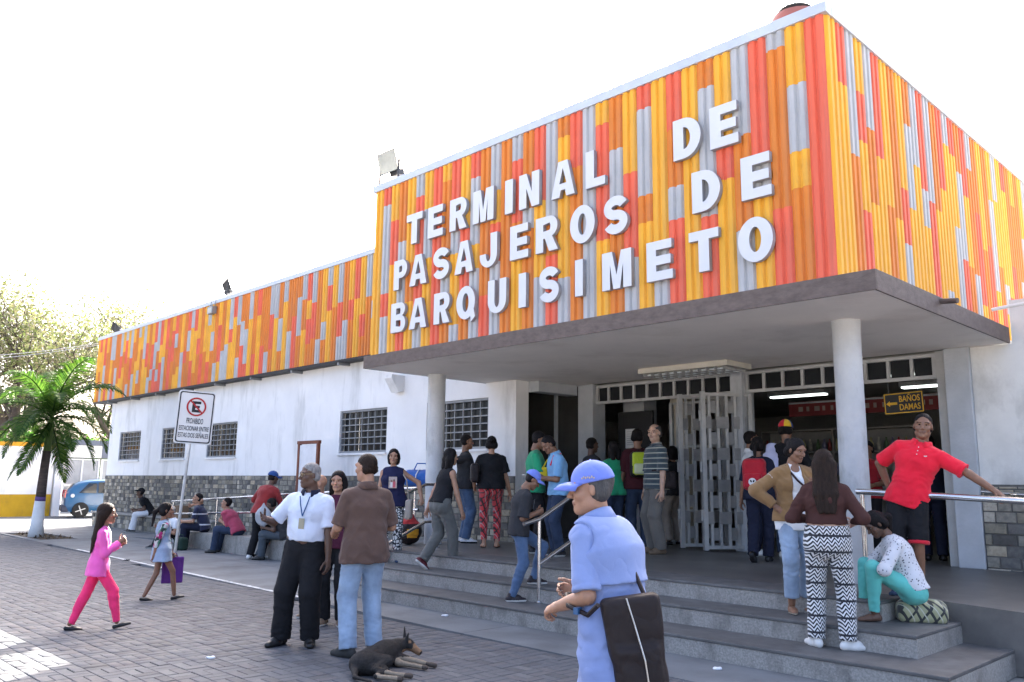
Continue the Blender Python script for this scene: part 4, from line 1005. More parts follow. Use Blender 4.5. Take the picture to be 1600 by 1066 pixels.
p.tag('girl in pale denim pinafore and floral sleeves, walking with a purple bag'); DENIMGIRL = p

# people sitting and leaning along the wall and the ramp
p = Person((-26.2, 9.92, 0), 0, 1.74, 'm', 1., 'dark', ('buzz', 'black'), face=-112, pelvis=(0, -.42, .60), feet=((.16, .10, 0), (-.15, .04, 0)), hands=((.10, .02, .66), (-.10, -.02, .62)), lean=(30, 0), bend=14, head=(-8, 14, 0), h=.017, seed=61)
p.shirt(BLACK); p.pants(WHITE_C, loose=.016); p.shoes('sneaker', SHOE_B, SOLE); p.cap(BLACK)
p.tag('man in black cap, black shirt and white trousers sitting on the stone ledge')
q = at_y(288, 8.5); p = Person((q.x, 8.46, 0), 0, 1.66, 'm', 1., 'tan', ('fringe', 'grey'), face=-95, pelvis=(0, .0, .22), feet=((.12, .52, 0), (-.14, .46, 0)), hands=((.18, .46, .50), (-.16, .40, .46)), lean=(14, 0), bend=12, head=(-10, -6, 0), h=.016, seed=62)
p.shirt(WHITE_C); p.pants(BLACK); p.shoes('sneaker', CHAR, SOLE); p.cap(cloth('cream cap', (.55, .47, .38)), tilt=-6)
p.tag('old man in cream cap and white shirt sitting low by the ramp kerb')
q = at_y(322, 8.78); NSTR = pattern('navy striped shirt', 'stripes', ((.012, .015, .04), (.015, .018, .05), (.55, .55, .58)), 4.2)
p = Person((q.x, 8.80, 0), 0, 1.72, 'm', 1., 'tan', ('short', 'black'), face=-128, pelvis=(0, -.02, .50), feet=((.16, .44, 0), (-.14, .40, 0)), hands=((.06, .30, 1.0), (-.16, .44, .62)), lean=(16, 0), bend=12, head=(22, 12, 0), h=.015, seed=63, hand_pose=('fist', 'relaxed'))
p.shirt(NSTR, sleeve=.8); p.pants(NAVY); p.shoes('sneaker', CHAR, SOLE); p.tag('man in navy striped polo sitting on the kerb with a hand at his chin')
q = at_y(372, 8.78); p = Person((q.x, 8.80, 0), 0, 1.72, 'm', 1., 'tan', ('short', 'black'), face=-150, pelvis=(0, -.05, .50), feet=((.12, .52, 0), (-.14, .44, 0)), hands=((.05, .36, .70), (-.06, .34, .68)), lean=(30, 0), bend=14, head=(20, 12, 0), h=.014, seed=64, hand_pose=('fist', 'hold'))
p.shirt(cloth('rose shirt', (.38, .055, .10)), sleeve=1.0); p.pants(JEAN_D); p.shoes('dress', SHOE_B); p.tag('man in rose shirt and dark jeans sitting hunched forward on the kerb')
p = Person((-16.0, 8.50, 0), 0, 1.80, 'm', 1., 'dark', ('buzz', 'black'), face=112, feet=((.12, .0, 0), (-.10, -.06, 0)), pelvis=(.05, .02, .92), hands=((.30, .42, 1.12), (-.22, .42, 1.12)), lean=(16, 6), bend=8, head=(-18, -8, 0), h=.014, seed=65)
p.shirt(cloth('brick red sweater', (.24, .022, .022)), sleeve=1.95, hem=-.08, loose=.022); p.pants(BLACK, fit='straight'); p.shoes('sneaker', SHOE_W, SOLE); p.cap(cloth('royal blue cap', (.02, .07, .24)), yaw=-20)
p.tag('man in brick red sweater and royal blue cap leaning on the ramp rail')
q = at_y(446, 8.78); p = Person((q.x, 8.80, 0), 0, 1.72, 'm', 1., 'dark', ('short', 'black'), face=-140, pelvis=(0, -.05, .50), feet=((.14, .56, 0), (-.10, .40, 0)), hands=((.16, .40, .72), (-.12, .36, .64)), lean=(26, 0), bend=10, head=(0, -14, 0), h=.014, seed=66, hand_pose=('grip', 'relaxed'))
p.shirt(CHAR, sleeve=.7); p.pants(cloth('blue grey trousers', (.07, .085, .10))); p.shoes('dress', SHOE_B); p.tag('seated man in charcoal shirt behind the lanyard man, with a grey plastic bag')

# on the steps
p = Person(ground(610, 878, .36), 172, 1.71, 'f', 1.08, 'tan', ('bob', 'black'), hands=((.27, .02, .80), (-.46, .06, .98)), elbows=((.35, -1, -.2), (-1, -.5, .2)), hand_pose=('relaxed', 'hold'), palms=((-1, -.2, 0), (0, -.2, -1)), h=.011, seed=71, head=(4, 0, 0))
p.shirt(cloth('navy knit', (.016, .018, .055)), sleeve=0, hem=-.08, loose=.018, flare=.01); p.pants(pattern('chain print leggings', 'chain', ((.62, .62, .60), (.014, .014, .016)), 22), fit='straight', loose=.006, rise=.02); p.shoes('flat', mat('blue slipper', (.03, .05, .10), .7))
pr_ = MB(); c = front(p, -.02, -.06, .055)
pr_.prism([c+p.rt*sx*.062+p.sp2*sz*.085 for sx, sz in ((-1, -1), (1, -1), (1, 1), (-1, 1))], p.fw*.006); o = pr_.obj('shirt_print', mat('faded photo print', (.42, .34, .30), .7, var=.4, vs_=22), p.o)
c2 = c+p.fw*.0065
for dx, dz, w, h_, cc in ((-.02, -.03, .022, .045, (.5, .1, .12)), (.018, -.035, .018, .04, (.6, .58, .55)), (-.02, .03, .014, .016, (.18, .09, .06)), (.018, .02, .012, .014, (.2, .1, .07))):
    k = MB(); k.prism([c2+p.rt*(dx+sx*w)+p.sp2*(dz+sz*h_) for sx, sz in ((-1, -1), (1, -1), (1, 1), (-1, 1))], p.fw*.002); k.obj('print_patch', mat('print %.2f %.2f' % (dx, dz), cc, .7), o)
p.tag('woman in navy sleeveless top with photo print, standing by the stair rail'); NAVYW = p
p = Person((-11.1, 9.75, PZ), -78, 1.86, 'm', 1.05, 'brown', ('buzz', 'black'), hands=((.10, -.60, 1.20), (-.2, .1, .85)), elbows=((.5, -.2, -1), (-.3, -1, -.2)), h=.013, seed=72); p.shirt(CHAR, sleeve=.7); p.pants(JEAN); p.shoes('sneaker', WHITE_C, SHOE_B)
p.tag('man in charcoal shirt and jeans standing partly behind the grey column')
p = Person(ground(690, 889, .36), -62, 1.72, 'f', 1.05, 'tan', ('shoulder', 'black'), feet=((.05, .16, 0, 0), (-.06, -.28, .06, 0, -38)), pelvis=(0, -.04, .91), lean=(13, 0), hands=((.24, .18, .80), (-.2, -.15, .82)), elbows=((.4, -1, 0), (-.4, -1, 0)), h=.011, seed=73, head=(0, -2, 0))
p.shirt(BLACK, sleeve=0, hem=.0, loose=.014); p.pants(GREYT, fit='straight', loose=.014, rise=.10, wr=.006); p.shoes('sneaker', mat('red and black trainer', (.10, .012, .018), .6), SHOE_W)
p.tag('woman in black sleeveless top and grey trousers striding up the steps')
p = Person(ground(766, 856, PZ), 4, 1.78, 'f', 1.12, 'tan', ('bun', 'black'), hands=((.30, .05, .84), (-.26, .10, .95)), h=.012, seed=74, head=(-6, 0, 0))
p.shirt(BLACK, sleeve=.75, hem=-.02, loose=.030, sleeve_r=.062, flare=.01); p.pants(pattern('red plaid leggings', 'plaid', ((.50, .045, .05), (.05, .02, .02), (.40, .25, .25)), 9), leg=1.9, fit='skinny', loose=.006, rise=.02); p.sandals(SANDAL)
p.tag('woman in black blouse and red plaid leggings facing the wall'); PLAID = p
p = Person((-7.34, 7.20, .18), -78, 1.58, 'm', .92, 'brown', ('short', 'black'), feet=((.07, .0, 0, 0), (-.08, .32, .20, 0)), pelvis=(0, .10, .915), hands=((.08, .34, 1.14), (-.10, .34, 1.12)), elbows=((.4, -1, -.6), (-.4, -1, -.6)), head=(-6, -34, 0), h=.010, seed=75, hand_pose=('hold', 'hold'), lean=(4, 0), bend=10)
p.shirt(CHAR, sleeve=.95, hem=-.08, loose=.022, sleeve_r=.058); p.pants(JEAN, fit='skinny', loose=.012, rise=.02); p.shoes('sneaker', mat('black red trainer', (.02, .014, .016), .6), SHOE_W); p.cap(BLUE_CAP, yaw=-6, tilt=6)
c = front(p, .03, .02, .034); b = MB(); b.prism([c+p.rt*sx*.05+p.sp2*sz*.06 for sx, sz in ((-1, -1), (1, -1), (.6, 1), (-1, .7))], p.fw*.004); b.obj('shirt_print', mat('faded grey print', (.13, .13, .135), .8, var=.6, vs_=40), p.o)
w = p.world((p.wri[0]+p.wri[1])/2+np.array((0, .09, .0)))
p.tag('boy in charcoal t-shirt and blue cap looking down at his phone on the steps'); BOY = p
# at the doorway
p = Person((-8.80, 9.12, PZ), -88, 1.80, 'm', 1., 'brown', ('short', 'black'), hands=((.16, .30, 1.12), (-.12, .30, 1.12)), h=.014, seed=76, head=(0, -14, 0)); p.shirt(cloth('green cotton', (.02, .30, .14)), sleeve=.85, loose=.022); p.pants(BLACK); p.shoes('sneaker', CHAR, SOLE)
p.tag('man in green t-shirt and black trousers standing by the dark opening')
p = Person((-8.28, 9.06, PZ), 108, 1.74, 'm', 1., 'brown', ('short', 'black'), hands=((.18, .30, 1.12), (-.10, .32, 1.10)), h=.012, seed=77, head=(6, -34, 0), bend=12, hand_pose=('hold', 'hold')); p.shirt(cloth('sky blue shirt', (.17, .36, .58)), sleeve=.85, collar=True, loose=.022); p.pants(JEAN_D); p.shoes('sneaker', CHAR, SOLE)
b = MB(); b.tube([p.nb+p.rt*-.10-p.fw*.06+p.sp2*.0, p.nb+p.rt*-.10+p.fw*.05-p.sp2*.01, front(p, -.10, .03, .035)], .012, 6); b.obj('strap', RED_C, p.o)
p.tag('man in sky blue shirt looking down at a paper in his hands'); LTB = p
p = Person((-8.70, 10.86, PZ), 30, 1.72, 'f', 1., 'brown', ('shoulder', 'black'), h=.015, seed=78); p.shirt(_mats['green cotton'], sleeve=.8); p.pants(JEAN_D); p.shoes('sneaker', CHAR, SOLE); p.tag('person in green top standing below the white notices')
p = Person((-8.40, 11.10, PZ), 6, 1.92, 'm', 1., 'brown', ('short', 'black'), h=.014, seed=79, head=(-20, 0, 0)); p.shirt(cloth('maroon shirt', (.055, .012, .016)), sleeve=.9, loose=.022); p.pants(JEAN_D); p.shoes('sneaker', CHAR, SOLE); p.tag('man in maroon shirt wearing a lime green backpack, back turned'); YBP = p
p = Person((-7.68, 10.60, PZ), 118, 1.94, 'm', 1.08, 'light', ('fringe', 'saltpepper'), hands=((.27, .04, .80), (-.27, .06, .80)), h=.012, seed=80, head=(34, 0, 0)); p.shirt(pattern('striped polo', 'stripes', ((.055, .075, .085), (.04, .055, .065), (.55, .55, .45)), 13), sleeve=.95, loose=.024, collar=True, sleeve_r=.058, hem=-.07); p.pants(cloth('taupe trousers', (.14, .13, .115)), fit='loose', rise=.02); p.shoes('dress', SHOE_BR)
p.tag('bald man in striped polo and taupe trousers standing in the doorway'); STRIPED = p
p = Person((-7.12, 10.95, PZ), 40, 1.70, 'f', 1., 'brown', ('bob', 'black'), h=.015, seed=81); p.shirt(CHAR); p.pants(cloth('beige trousers', (.38, .33, .28))); p.shoes('flat', SHOE_B); p.o.location.x = -8.66; p.o.location.y = 12.45; p.tag('person in beige trousers hidden behind the striped-polo man')
p = Person((-6.62, 11.55, PZ), -82, 1.84, 'm', .95, 'brown', ('short', 'black'), h=.014, seed=82); p.shirt(WHITE_C, sleeve=.9, collar=True); p.pants(NAVY); p.shoes('sneaker', SHOE_W, SOLE); p.tag('boy in white school shirt standing beside the gate leaf')
p = Person((-5.97, 10.61, PZ), -14, 1.70, 'f', .98, 'brown', ('ponytail', 'black'), feet=((.06, .12, 0, 0), (-.06, -.24, .05, 0, -34)), pelvis=(0, -.02, .92), h=.012, seed=83); p.shirt(NAVY, sleeve=.9, loose=.02); p.pants(NAVY, fit='straight', rise=.02); p.shoes('sneaker', SHOE_B, CHAR); p.tag('girl in navy uniform wearing a red backpack, walking in'); RBP = p
p = Person((-5.98, 11.45, PZ), -12, 1.97, 'm', 1., 'brown', ('short', 'black'), hands=((.24, .30, 1.05), (-.26, .05, .82)), h=.013, seed=84); p.shirt(BLACK, sleeve=.8); p.pants(JEAN_D); p.shoes('sneaker', SHOE_W, SOLE)
p.cap(RED_C, brim=BLACK, yaw=0, split=[RED_C, cloth('cap blue', (.02, .05, .25)), cloth('cap yellow', (.80, .50, .03))])
f = Field(p.lo, p.hi, .012); f.seg(p.sho[1]+p.sp2*.05-p.fw*.02, p.sho[1]-p.fw*.14-p.sp2*.08, .05, .045, .03, p.rt, 1.6); f.seg(p.sho[1]-p.fw*.14-p.sp2*.08, p.sho[1]-p.fw*.17-p.sp2*.42, .042, .04, .03, p.rt, 2.6); f.seg(p.sho[1]+p.sp2*.05, p.sho[1]+p.fw*.10-p.sp2*.3, .045, .03, .03, p.rt, 1.6)
f.wrinkle(.006, 40, 5); V, Q = f.mesh(); P_t = link('towel', mesh_from('towel', V, Q, [cloth('lilac towel', (.52, .54, .74))], True), None, p.loc); P_t.rotation_euler = (0, 0, p.rz)
tag(P_t, 'lilac towel draped over the shoulder of the man in the three-coloured cap', 'towel'); p.tag('man in yellow, blue and red cap with a towel over his shoulder')
# women on the steps
p = Person(ground(1248, 957, .36), -158, 1.68, 'f', .95, 'brown', ('bun', 'black'), hands=((.21, .06, 1.03), (-.16, .26, 1.25)), elbows=((1, -.35, .1), (-.8, -.3, -.6)), h=.009, seed=91, head=(26, -18, 0), hand_pose=('hold', 'relaxed'), palms=((-.4, -.8, -.2), (1, 0, 0)), feet=((.09, .06, 0, -10), (-.09, -.04, 0, 10)))
p.shirt(cloth('white jersey', (.74, .74, .74)), sleeve=.3, hem=-.12, loose=.012, vneck=.04); p.shirt(cloth('tan suede', (.24, .135, .055)), sleeve=1.9, hem=-.03, loose=.026, name='jacket', open_=.055, wr=.007); p.pants(JEAN_L, leg=1.78, fit='straight', loose=.010, rise=.0); p.sandals(mat('pale sandal', (.5, .45, .36), .7))
p.tag('woman in tan jacket and cropped pale jeans with a hand on her hip'); TAN = p
p = Person(ground(1300, 1014, .18), -6, 1.71, 'f', 1.08, 'light', ('long', 'darkbrown'), feet=((.14, .0, 0, -62), (-.13, .04, 0, 34)), hands=((.22, .20, 1.08), (-.18, .24, 1.10)), elbows=((.7, -.7, -.6), (-.7, -.7, -.6)), h=.009, seed=92, head=(10, -4, 0))
p.shirt(cloth('chocolate jersey', (.062, .026, .022)), sleeve=1.9, hem=.145, loose=.016, sleeve_r=.050, wr=.005); p.pants(pattern('zigzag print trousers', 'zigzag', ((.66, .66, .66), (.012, .012, .014), (.02, .02, .024)), 1.3), leg=1.96, fit='straight', loose=.014, rise=.135, wr=.005); p.shoes('sneaker', SHOE_W, SHOE_W)
p.tag('long-haired woman in chocolate crop top and black and white zigzag trousers'); ZIG = p
p = Person(ground(1424, 930, PZ), 172, 1.76, 'm', .90, 'brown', ('buzz', 'black'), feet=((.10, .0, 0, -16), (-.08, -.05, 0, 16)), pelvis=(-.02, 0, .925), hands=((.16, -.17, 1.0), (-.84, .06, .93)), elbows=((1, -.35, .0), (-.6, -.2, .5)), lean=(-2, -18), head=(6, 0, -6), h=.009, seed=93, hand_pose=('fist', 'hold'), palms=((-.5, -.6, 0), (0, -.2, -1)))
p.shirt(cloth('bright red pique', (.78, .012, .035)), sleeve=.85, hem=-.10, loose=.022, collar=True, sleeve_r=.058, wr=.005); p.pants(BLACK, leg=.98, fit='shorts', loose=.012, rise=.0, name='shorts'); p.shoes('flat', mat('blue sandal', (.03, .06, .12), .7))
f = Field(p.lo, p.hi, .009)
for i in (0, 1):
    d = nrm(p.knee[i]-p.hips[i]); f.seg(p.knee[i]-d*.012, p.knee[i]+d*.022, 0.076*p.s+.019, None, .01, cuta=True, cutb=True)
V, Q = f.mesh(); p.child('cuff', V, Q, RED_C)
c = front(p, -.075, .06, .030); b = MB(); b.tube([c+p.rt*.012, c, c-p.rt*.014+p.sp2*.008], .004, 5); b.obj('emblem', WHITE_C, p.o)
for k in range(3): c = front(p, .0, .13-k*.035, .030); b = MB(); b.lathe([(.005, 0), (.005, .003)], (0, 0, 0), 8); o = b.obj('button', WHITE_C, p.o); o.location = c; o.rotation_euler = (PI/2, 0, 0)
p.tag('boy in bright red polo and black shorts leaning with one arm on the chrome rail')
p = Person((-3.08, 8.10, .36), 0, 1.66, 'f', 1., 'dark', ('ponytail', 'black'), face=-146, pelvis=(0, .0, .30), feet=((.10, .42, 0, 0), (-.10, .36, 0, 10)), hands=((-.06, .34, .50), (-.02, .30, .48)), elbows=((1, .2, -.3), (-1, .2, -.3)), lean=(10, 0), bend=20, head=(14, -40, 0), h=.009, seed=94)
p.shirt(pattern('white print blouse', 'spots', ((.62, .62, .64), (.05, .05, .07)), 42), sleeve=1.5, hem=.0, loose=.020); p.pants(cloth('turquoise leggings', (.12, .50, .44)), leg=1.9, fit='skinny', loose=.008, rise=.05); p.sandals(SANDAL)
p.tag('seated woman in white print blouse and turquoise leggings bending over on the top step'); SEATW = p
# deeper in the hall
p = Person((-5.45, 13.0, PZ), 150, 1.72, 'm', 1., 'brown', ('short', 'black'), h=.017, seed=95, hands=((.2, .3, 1.05), (-.2, .3, 1.05))); p.shirt(cloth('deep red shirt', (.30, .012, .02)), sleeve=.8); p.pants(BLACK); p.shoes('sneaker', SHOE_B, CHAR); p.tag('person in deep red shirt inside the dim hall, beside the right column')
p = Person(ground(1462, 876, PZ), 10, 1.78, 'm', 1., 'brown', ('short', 'black'), h=.016, seed=96); p.shirt(NAVY, sleeve=1.9); p.pants(NAVY); p.shoes('dress', SHOE_B); p.tag('person in navy clothes inside the hall behind the red polo boy')
p = Person((-9.55, 11.3, PZ), -60, 1.82, 'm', 1., 'dark', ('short', 'black'), h=.016, seed=97); p.shirt(CHAR); p.pants(BLACK); p.shoes('dress', SHOE_B); p.tag('person in dark shirt standing against the dark opening behind the blue-shirted man')
# ------------------------------------------------------------------ raised letters on the front
def arc(cx, cy, rx, ry, a0, a1, n=14): return [(cx+rx*math.cos(math.radians(a0+(a1-a0)*k/n)), cy+ry*math.sin(math.radians(a0+(a1-a0)*k/n))) for k in range(n+1)]
def glyph(ch, W, s=.285, h=.228):
    if ch == 'I': return [[(0, 0), (W, 0), (W, 1), (0, 1)]]
    if ch == 'T': c = W/2; return [[(c-s/2, 0), (c+s/2, 0), (c+s/2, 1-h), (W, 1-h), (W, 1), (0, 1), (0, 1-h), (c-s/2, 1-h)]]
    if ch == 'L': return [[(0, 0), (W, 0), (W, h), (s, h), (s, 1), (0, 1)]]
    if ch == 'E': m = .5; q = W*.93; return [[(0, 0), (W, 0), (W, h), (s, h), (s, m-h/2), (q, m-h/2), (q, m+h/2), (s, m+h/2), (s, 1-h), (W*.97, 1-h), (W*.97, 1), (0, 1)]]
    if ch == 'N': return [[(0, 0), (s, 0), (s, .56), (W-s, 0), (W, 0), (W, 1), (W-s, 1), (W-s, .44), (s, 1), (0, 1)]]
    if ch == 'M': c = W/2; s = s*.92; return [[(0, 0), (s, 0), (s, .66), (c-s*.42, 0), (c+s*.42, 0), (W-s, .66), (W-s, 0), (W, 0), (W, 1), (W-s*1.25, 1), (c, .36), (s*1.25, 1), (0, 1)]]
    if ch == 'A': c = W/2; t = s*1.04; return [[(0, 0), (t, 0), (t+.055*W, .19), (W-t-.055*W, .19), (W-t, 0), (W, 0), (c+s*.58, 1), (c-s*.58, 1)], [(c-.155*W, .37), (c, .80), (c+.155*W, .37)]]
    if ch == 'D': r = W*.62; return [[(0, 0)]+arc(W-r, .5, r, .5, -90, 90)+[(0, 1)], [(s, h)]+arc(W-r, .5, r-s, .5-h, -90, 90)+[(s, 1-h)]]
    if ch == 'P': r = .30; return [[(0, 0), (s, 0), (s, .38)]+arc(W-r, .69, r, .31, -90, 90)+[(0, 1)], [(s, .38+h*.85)]+arc(W-r, .69, max(r-s*.95, .04), .31-h*.88, -90, 90, 8)+[(s, 1-h)]]
    if ch == 'R': r = .30; return [[(0, 0), (s, 0), (s, .38), (s+.06, .38), (W-s*1.15, 0), (W, 0), (W-.22, .42)]+arc(W-r-.02, .70, r, .30, -62, 90)+[(0, 1)], [(s, .40+h*.8)]+arc(W-r-.02, .70, max(r-s*.95, .04), .30-h*.86, -90, 90, 8)+[(s, 1-h)]]
    if ch == 'B': r = .28; return [[(0, 0)]+arc(W-r, .28, r, .28, -90, 72)+arc(W-r-.03, .76, r, .24, -60, 90)+[(0, 1)], [(s, h*.9)]+arc(W-r, .285, max(r-s*.95, .04), .115, -90, 90, 8)+[(s, .40)], [(s, .60)]+arc(W-r-.02, .71, max(r-s*.98, .03), .10, -90, 90, 8)+[(s, .81)]]
    if ch == 'O': c = W/2; return [arc(c, .5, c, .52, 0, 350, 35), arc(c, .5, c-s, .52-h, 0, 350, 35)]
    if ch == 'Q': c = W/2; o = arc(c, .5, c, .52, -28, 302, 33); return [o+[(W*.80, -.13), (W*1.02, .02)], arc(c, .5, c-s, .52-h, 0, 350, 35)]
    if ch == 'U': c = W/2; return [[(0, 1), (0, .36)]+arc(c, .36, c, .38, 180, 360)+[(W, 1), (W-s, 1), (W-s, .38)]+arc(c, .38, c-s, .22, 360, 180)+[(s, 1)]]
    if ch == 'J': c = W/2; return [[(W, 1), (W, .34)]+arc(c, .34, c, .36, 360, 180)+[(0, .40), (s*.9, .40)]+arc(c, .34, c-s*.95, .18, 180, 360)+[(W-s, 1)]]
    if ch == 'S':
        t = .25; rx, ry, c = W/2-t/2, .5-t*.5-.25+.02, W/2; ry = .19
        pth = arc(c, .69, rx, .19, 18, 268, 22)+arc(c, .31, rx, .19, 88, -162, 22); L_, R_ = [], []
        for i, p in enumerate(pth):
            a, b_ = pth[max(i-1, 0)], pth[min(i+1, len(pth)-1)]; d = math.hypot(b_[0]-a[0], b_[1]-a[1]); nx, ny = -(b_[1]-a[1])/d, (b_[0]-a[0])/d
            L_.append((p[0]+nx*t/2, p[1]+ny*t/2)); R_.append((p[0]-nx*t/2, p[1]-ny*t/2))
        return [L_+R_[::-1]]
M_LET = mat('letter face', (.60, .615, .64), .45, var=.03, vs_=2); M_LETS = mat('shaded letter return', (.30, .30, .31), .6, var=.12, vs_=6)  # sides of the letters coloured grey to stand in for their shade
def letter_mesh(ch, W, H, depth):
    c = bpy.data.curves.new('g', 'CURVE'); c.dimensions = '2D'; c.fill_mode = 'BOTH'; c.extrude = depth/2
    for poly in glyph(ch, W/H):
        sp = c.splines.new('POLY'); sp.points.add(len(poly)-1); sp.use_cyclic_u = True
        for q, (x, y) in zip(sp.points, poly): q.co = (x*H, y*H, 0, 1)
    o = bpy.data.objects.new('g', c); COL.objects.link(o); dg = bpy.context.evaluated_depsgraph_get(); me = bpy.data.meshes.new_from_object(o.evaluated_get(dg))
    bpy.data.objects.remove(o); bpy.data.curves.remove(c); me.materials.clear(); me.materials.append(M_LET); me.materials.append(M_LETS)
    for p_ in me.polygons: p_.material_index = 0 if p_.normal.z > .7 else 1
    return me
LY = 7.985
ROWS = [(5.825, 5.325, 'T218-287 E312-378 R408-483 M510-600 I650-684 N712-800 A853-955 L1003-1088', 560), (5.825, 5.325, 'D433-553 E593-716', 900),
        (5.115, 4.625, 'P163-220 A232-307 S335-405 A430-510 J540-615 E672-752 R785-882 O935-1043', 560), (5.115, 4.625, 'S130-233 D515-638 E730-861', 900),
        (4.405, 3.925, 'B150-213 A230-306 R338-408 Q437-518 U575-655 I710-742 S800-886 I957-991', 560), (4.405, 3.925, 'M122-250 E317-430 T503-633 O717-870', 900)]
sgn = empty('sign_lettering', (-7.6, LY, 3.9)); tag(sgn, 'raised white letters spelling the terminal name on the coloured front', 'sign')
def x_on(px_, z):                                         # x on the front plane at height z under photo column px_
    lo, hi = -12.5, -3.0
    for _ in range(40):
        m_ = (lo+hi)/2; d = Vector((m_, LY, z-CAM_H)); u_ = 800+FPX*d.dot(_r)/d.dot(_f)
        if u_ < px_: lo = m_
        else: hi = m_
    return lo
for zt, zb, row, off in ROWS:
    for tok in row.split():
        a, c = tok[1:].split('-'); zm = (zt+zb)/2
        xa, xb = x_on(off+float(a)/2.805, zm), x_on(off+float(c)/2.805, zm)
        o = link('letter', letter_mesh(tok[0], xb-xa, zt-zb, .06), sgn); o.location = (xa+7.6, -.005, zb-3.9); o.rotation_euler = (PI/2, 0, 0)

# ------------------------------------------------------------------ handrails
def rail(label, lines, posts, r=.022, pr=.019):
    g = empty('handrail', lines[0][0]); tag(g, label, 'handrail'); o0 = Vector(lines[0][0])
    for L_ in lines: o = MB().tube([Vector(q)-o0 for q in L_], r, 12).obj('rail', M_STEEL, g, smooth=True); autosmooth(o, 50)
    for a, c in posts:
        m = MB().tube([Vector(a)-o0, Vector(c)-o0], pr, 10); m.lathe([(.05, 0), (.05, .012), (.022, .02)], Vector(a)-o0, 14); o = m.obj('post', M_STEEL, g, smooth=True); autosmooth(o, 50)
    return g
rail('steel ramp handrail on posts behind the people sitting on the kerb', [[(-21.2, 8.9, 1.02), (-15.9, 8.9, 1.27), (-11.3, 8.9, 1.46)], [(-21.2, 8.9, .72), (-15.9, 8.9, .92), (-11.3, 8.9, 1.10)]],
     [((x, 8.9, .33), (x, 8.9, 1.03+(x+21.2)*.0445)) for x in (-21.1, -18.7, -16.3, -13.9, -11.4)])
rail('thin steel handrail fixed along the stone base above the ramp', [[(-21, 10.42, 1.12), (-11.0, 10.42, 1.55)]], [((x, 10.42, 1.1+(x+21)*.043), (x, 10.56, 1.1+(x+21)*.043)) for x in (-20, -17, -14, -12.6, -11.2)], .018, .010)
rail('dark-topped steel stair handrail beside the boy with the phone', [[(-7.03, 7.10, 1.085), (-7.03, 7.36, 1.135), (-7.03, 8.15, 1.50), (-7.03, 8.6, 1.50)], [(-7.03, 7.36, .62), (-7.03, 8.15, .95), (-7.03, 8.6, .95)]], [((-7.03, 7.36, .182), (-7.03, 7.36, 1.13)), ((-7.03, 8.5, .54), (-7.03, 8.5, 1.49))], .026, .024)
rail('steel stair handrail at the end of the steps beside the column', [[(-10.55, 7.30, 1.12), (-10.55, 7.72, 1.25), (-10.55, 8.45, 1.52), (-10.55, 8.75, 1.52)], [(-10.55, 7.30, .50), (-10.55, 7.72, .62), (-10.55, 8.45, .94), (-10.55, 8.75, .95)]], [((-10.55, 7.45, .36), (-10.55, 7.45, 1.15)), ((-10.55, 8.7, .54), (-10.55, 8.7, 1.51))], .024, .02)
rail('thick chrome handrail that the red polo boy leans on', [[(-3.75, 8.62, 1.505), (-2.8, 8.55, 1.468), (.8, 8.5, 1.30)], [(-3.72, 8.66, 1.15), (-3.72, 8.9, 1.15)]], [((-3.70, 8.62, .54), (-3.70, 8.62, 1.50)), ((-1.4, 8.54, .42), (-1.4, 8.54, 1.40))], .031, .024)
rail('thin chrome wall rail over the stone wall right of the entrance', [[(-3.56, 11.86, 1.51), (.5, 11.86, 1.22)]], [((x, 11.86, 1.5-(x+3.56)*.07), (x, 11.97, 1.5-(x+3.56)*.07)) for x in (-3.2, -1.8)], .020, .010)

# ------------------------------------------------------------------ no-parking sign on its post
sp_ = ground(273, 884); d_ = Vector((-sp_.x, -sp_.y, 0)).normalized(); rz = math.atan2(d_.y, d_.x)+PI/2
s = empty('parking_sign', sp_, rz+.12); tag(s, 'white no-parking sign on a slightly leaning white post', 'sign')
M_POST = mat('chalky white post', (.62, .62, .60), .6, var=.15, vs_=8, streak=((.2, .18, .16), 12, .62, .75, (1, 1, .3))); M_SGN = mat('sign white', (.72, .71, .69), .4, var=.04, vs_=3)
SB = MB().box(-.3, .3, -.006, .006, -.45, .45)
MB().tube([(-.03, 0, -.05), (.12, 0, 2.55), (.135, 0, 2.95)], .028, 10).obj('post', M_POST, s, smooth=True)
pl = empty('plate'); pl.parent = s
def rrect(w, h, r, n=5): return [(cx+r*math.cos(a), cy+r*math.sin(a)) for cx, cy, a0 in ((w-r, h-r, 0), (-w+r, h-r, 90), (-w+r, -h+r, 180), (w-r, -h+r, 270)) for a in [math.radians(a0+90*k/n) for k in range(n+1)]]
bpy.data.objects.remove(pl)
m = MB(); m.prism([(x, .008, z) for x, z in rrect(.335, .50, .05)], (0, -.012, 0)); pl = m.obj('plate', M_SGN, s); pl.location = (.16, -.034, 2.72); pl.rotation_euler = (0, math.radians(2.5), 0)
def ring(outer, inner, y, name, m_, th=.003):
    n = len(outer); V = [(x, y, z) for x, z in outer]+[(x, y, z) for x, z in inner]; V += [(x, y-th, z) for x, _, z in V]
    F = []
    for k in range(n):
        j = (k+1) % n; F += [(2*n+k, 2*n+j, 3*n+j, 3*n+k), (k, j, 2*n+j, 2*n+k), (n+k, 3*n+k, 3*n+j, n+j)]
    return link(name, mesh_from(name, V, F, [m_]), pl)
INK = mat('sign black', (.015, .015, .016), .5, var=.05); SRED = mat('sign red', (.42, .02, .018), .5, var=.08)
ring(rrect(.312, .477, .045), rrect(.290, .455, .035), -.005, 'border', INK)
cz = .20; ring([(x, z+cz) for x, z in arc(0, 0, .178, .178, 0, 360, 36)[:-1]], [(x, z+cz) for x, z in arc(0, 0, .147, .147, 0, 360, 36)[:-1]], -.012, 'ring', SRED)
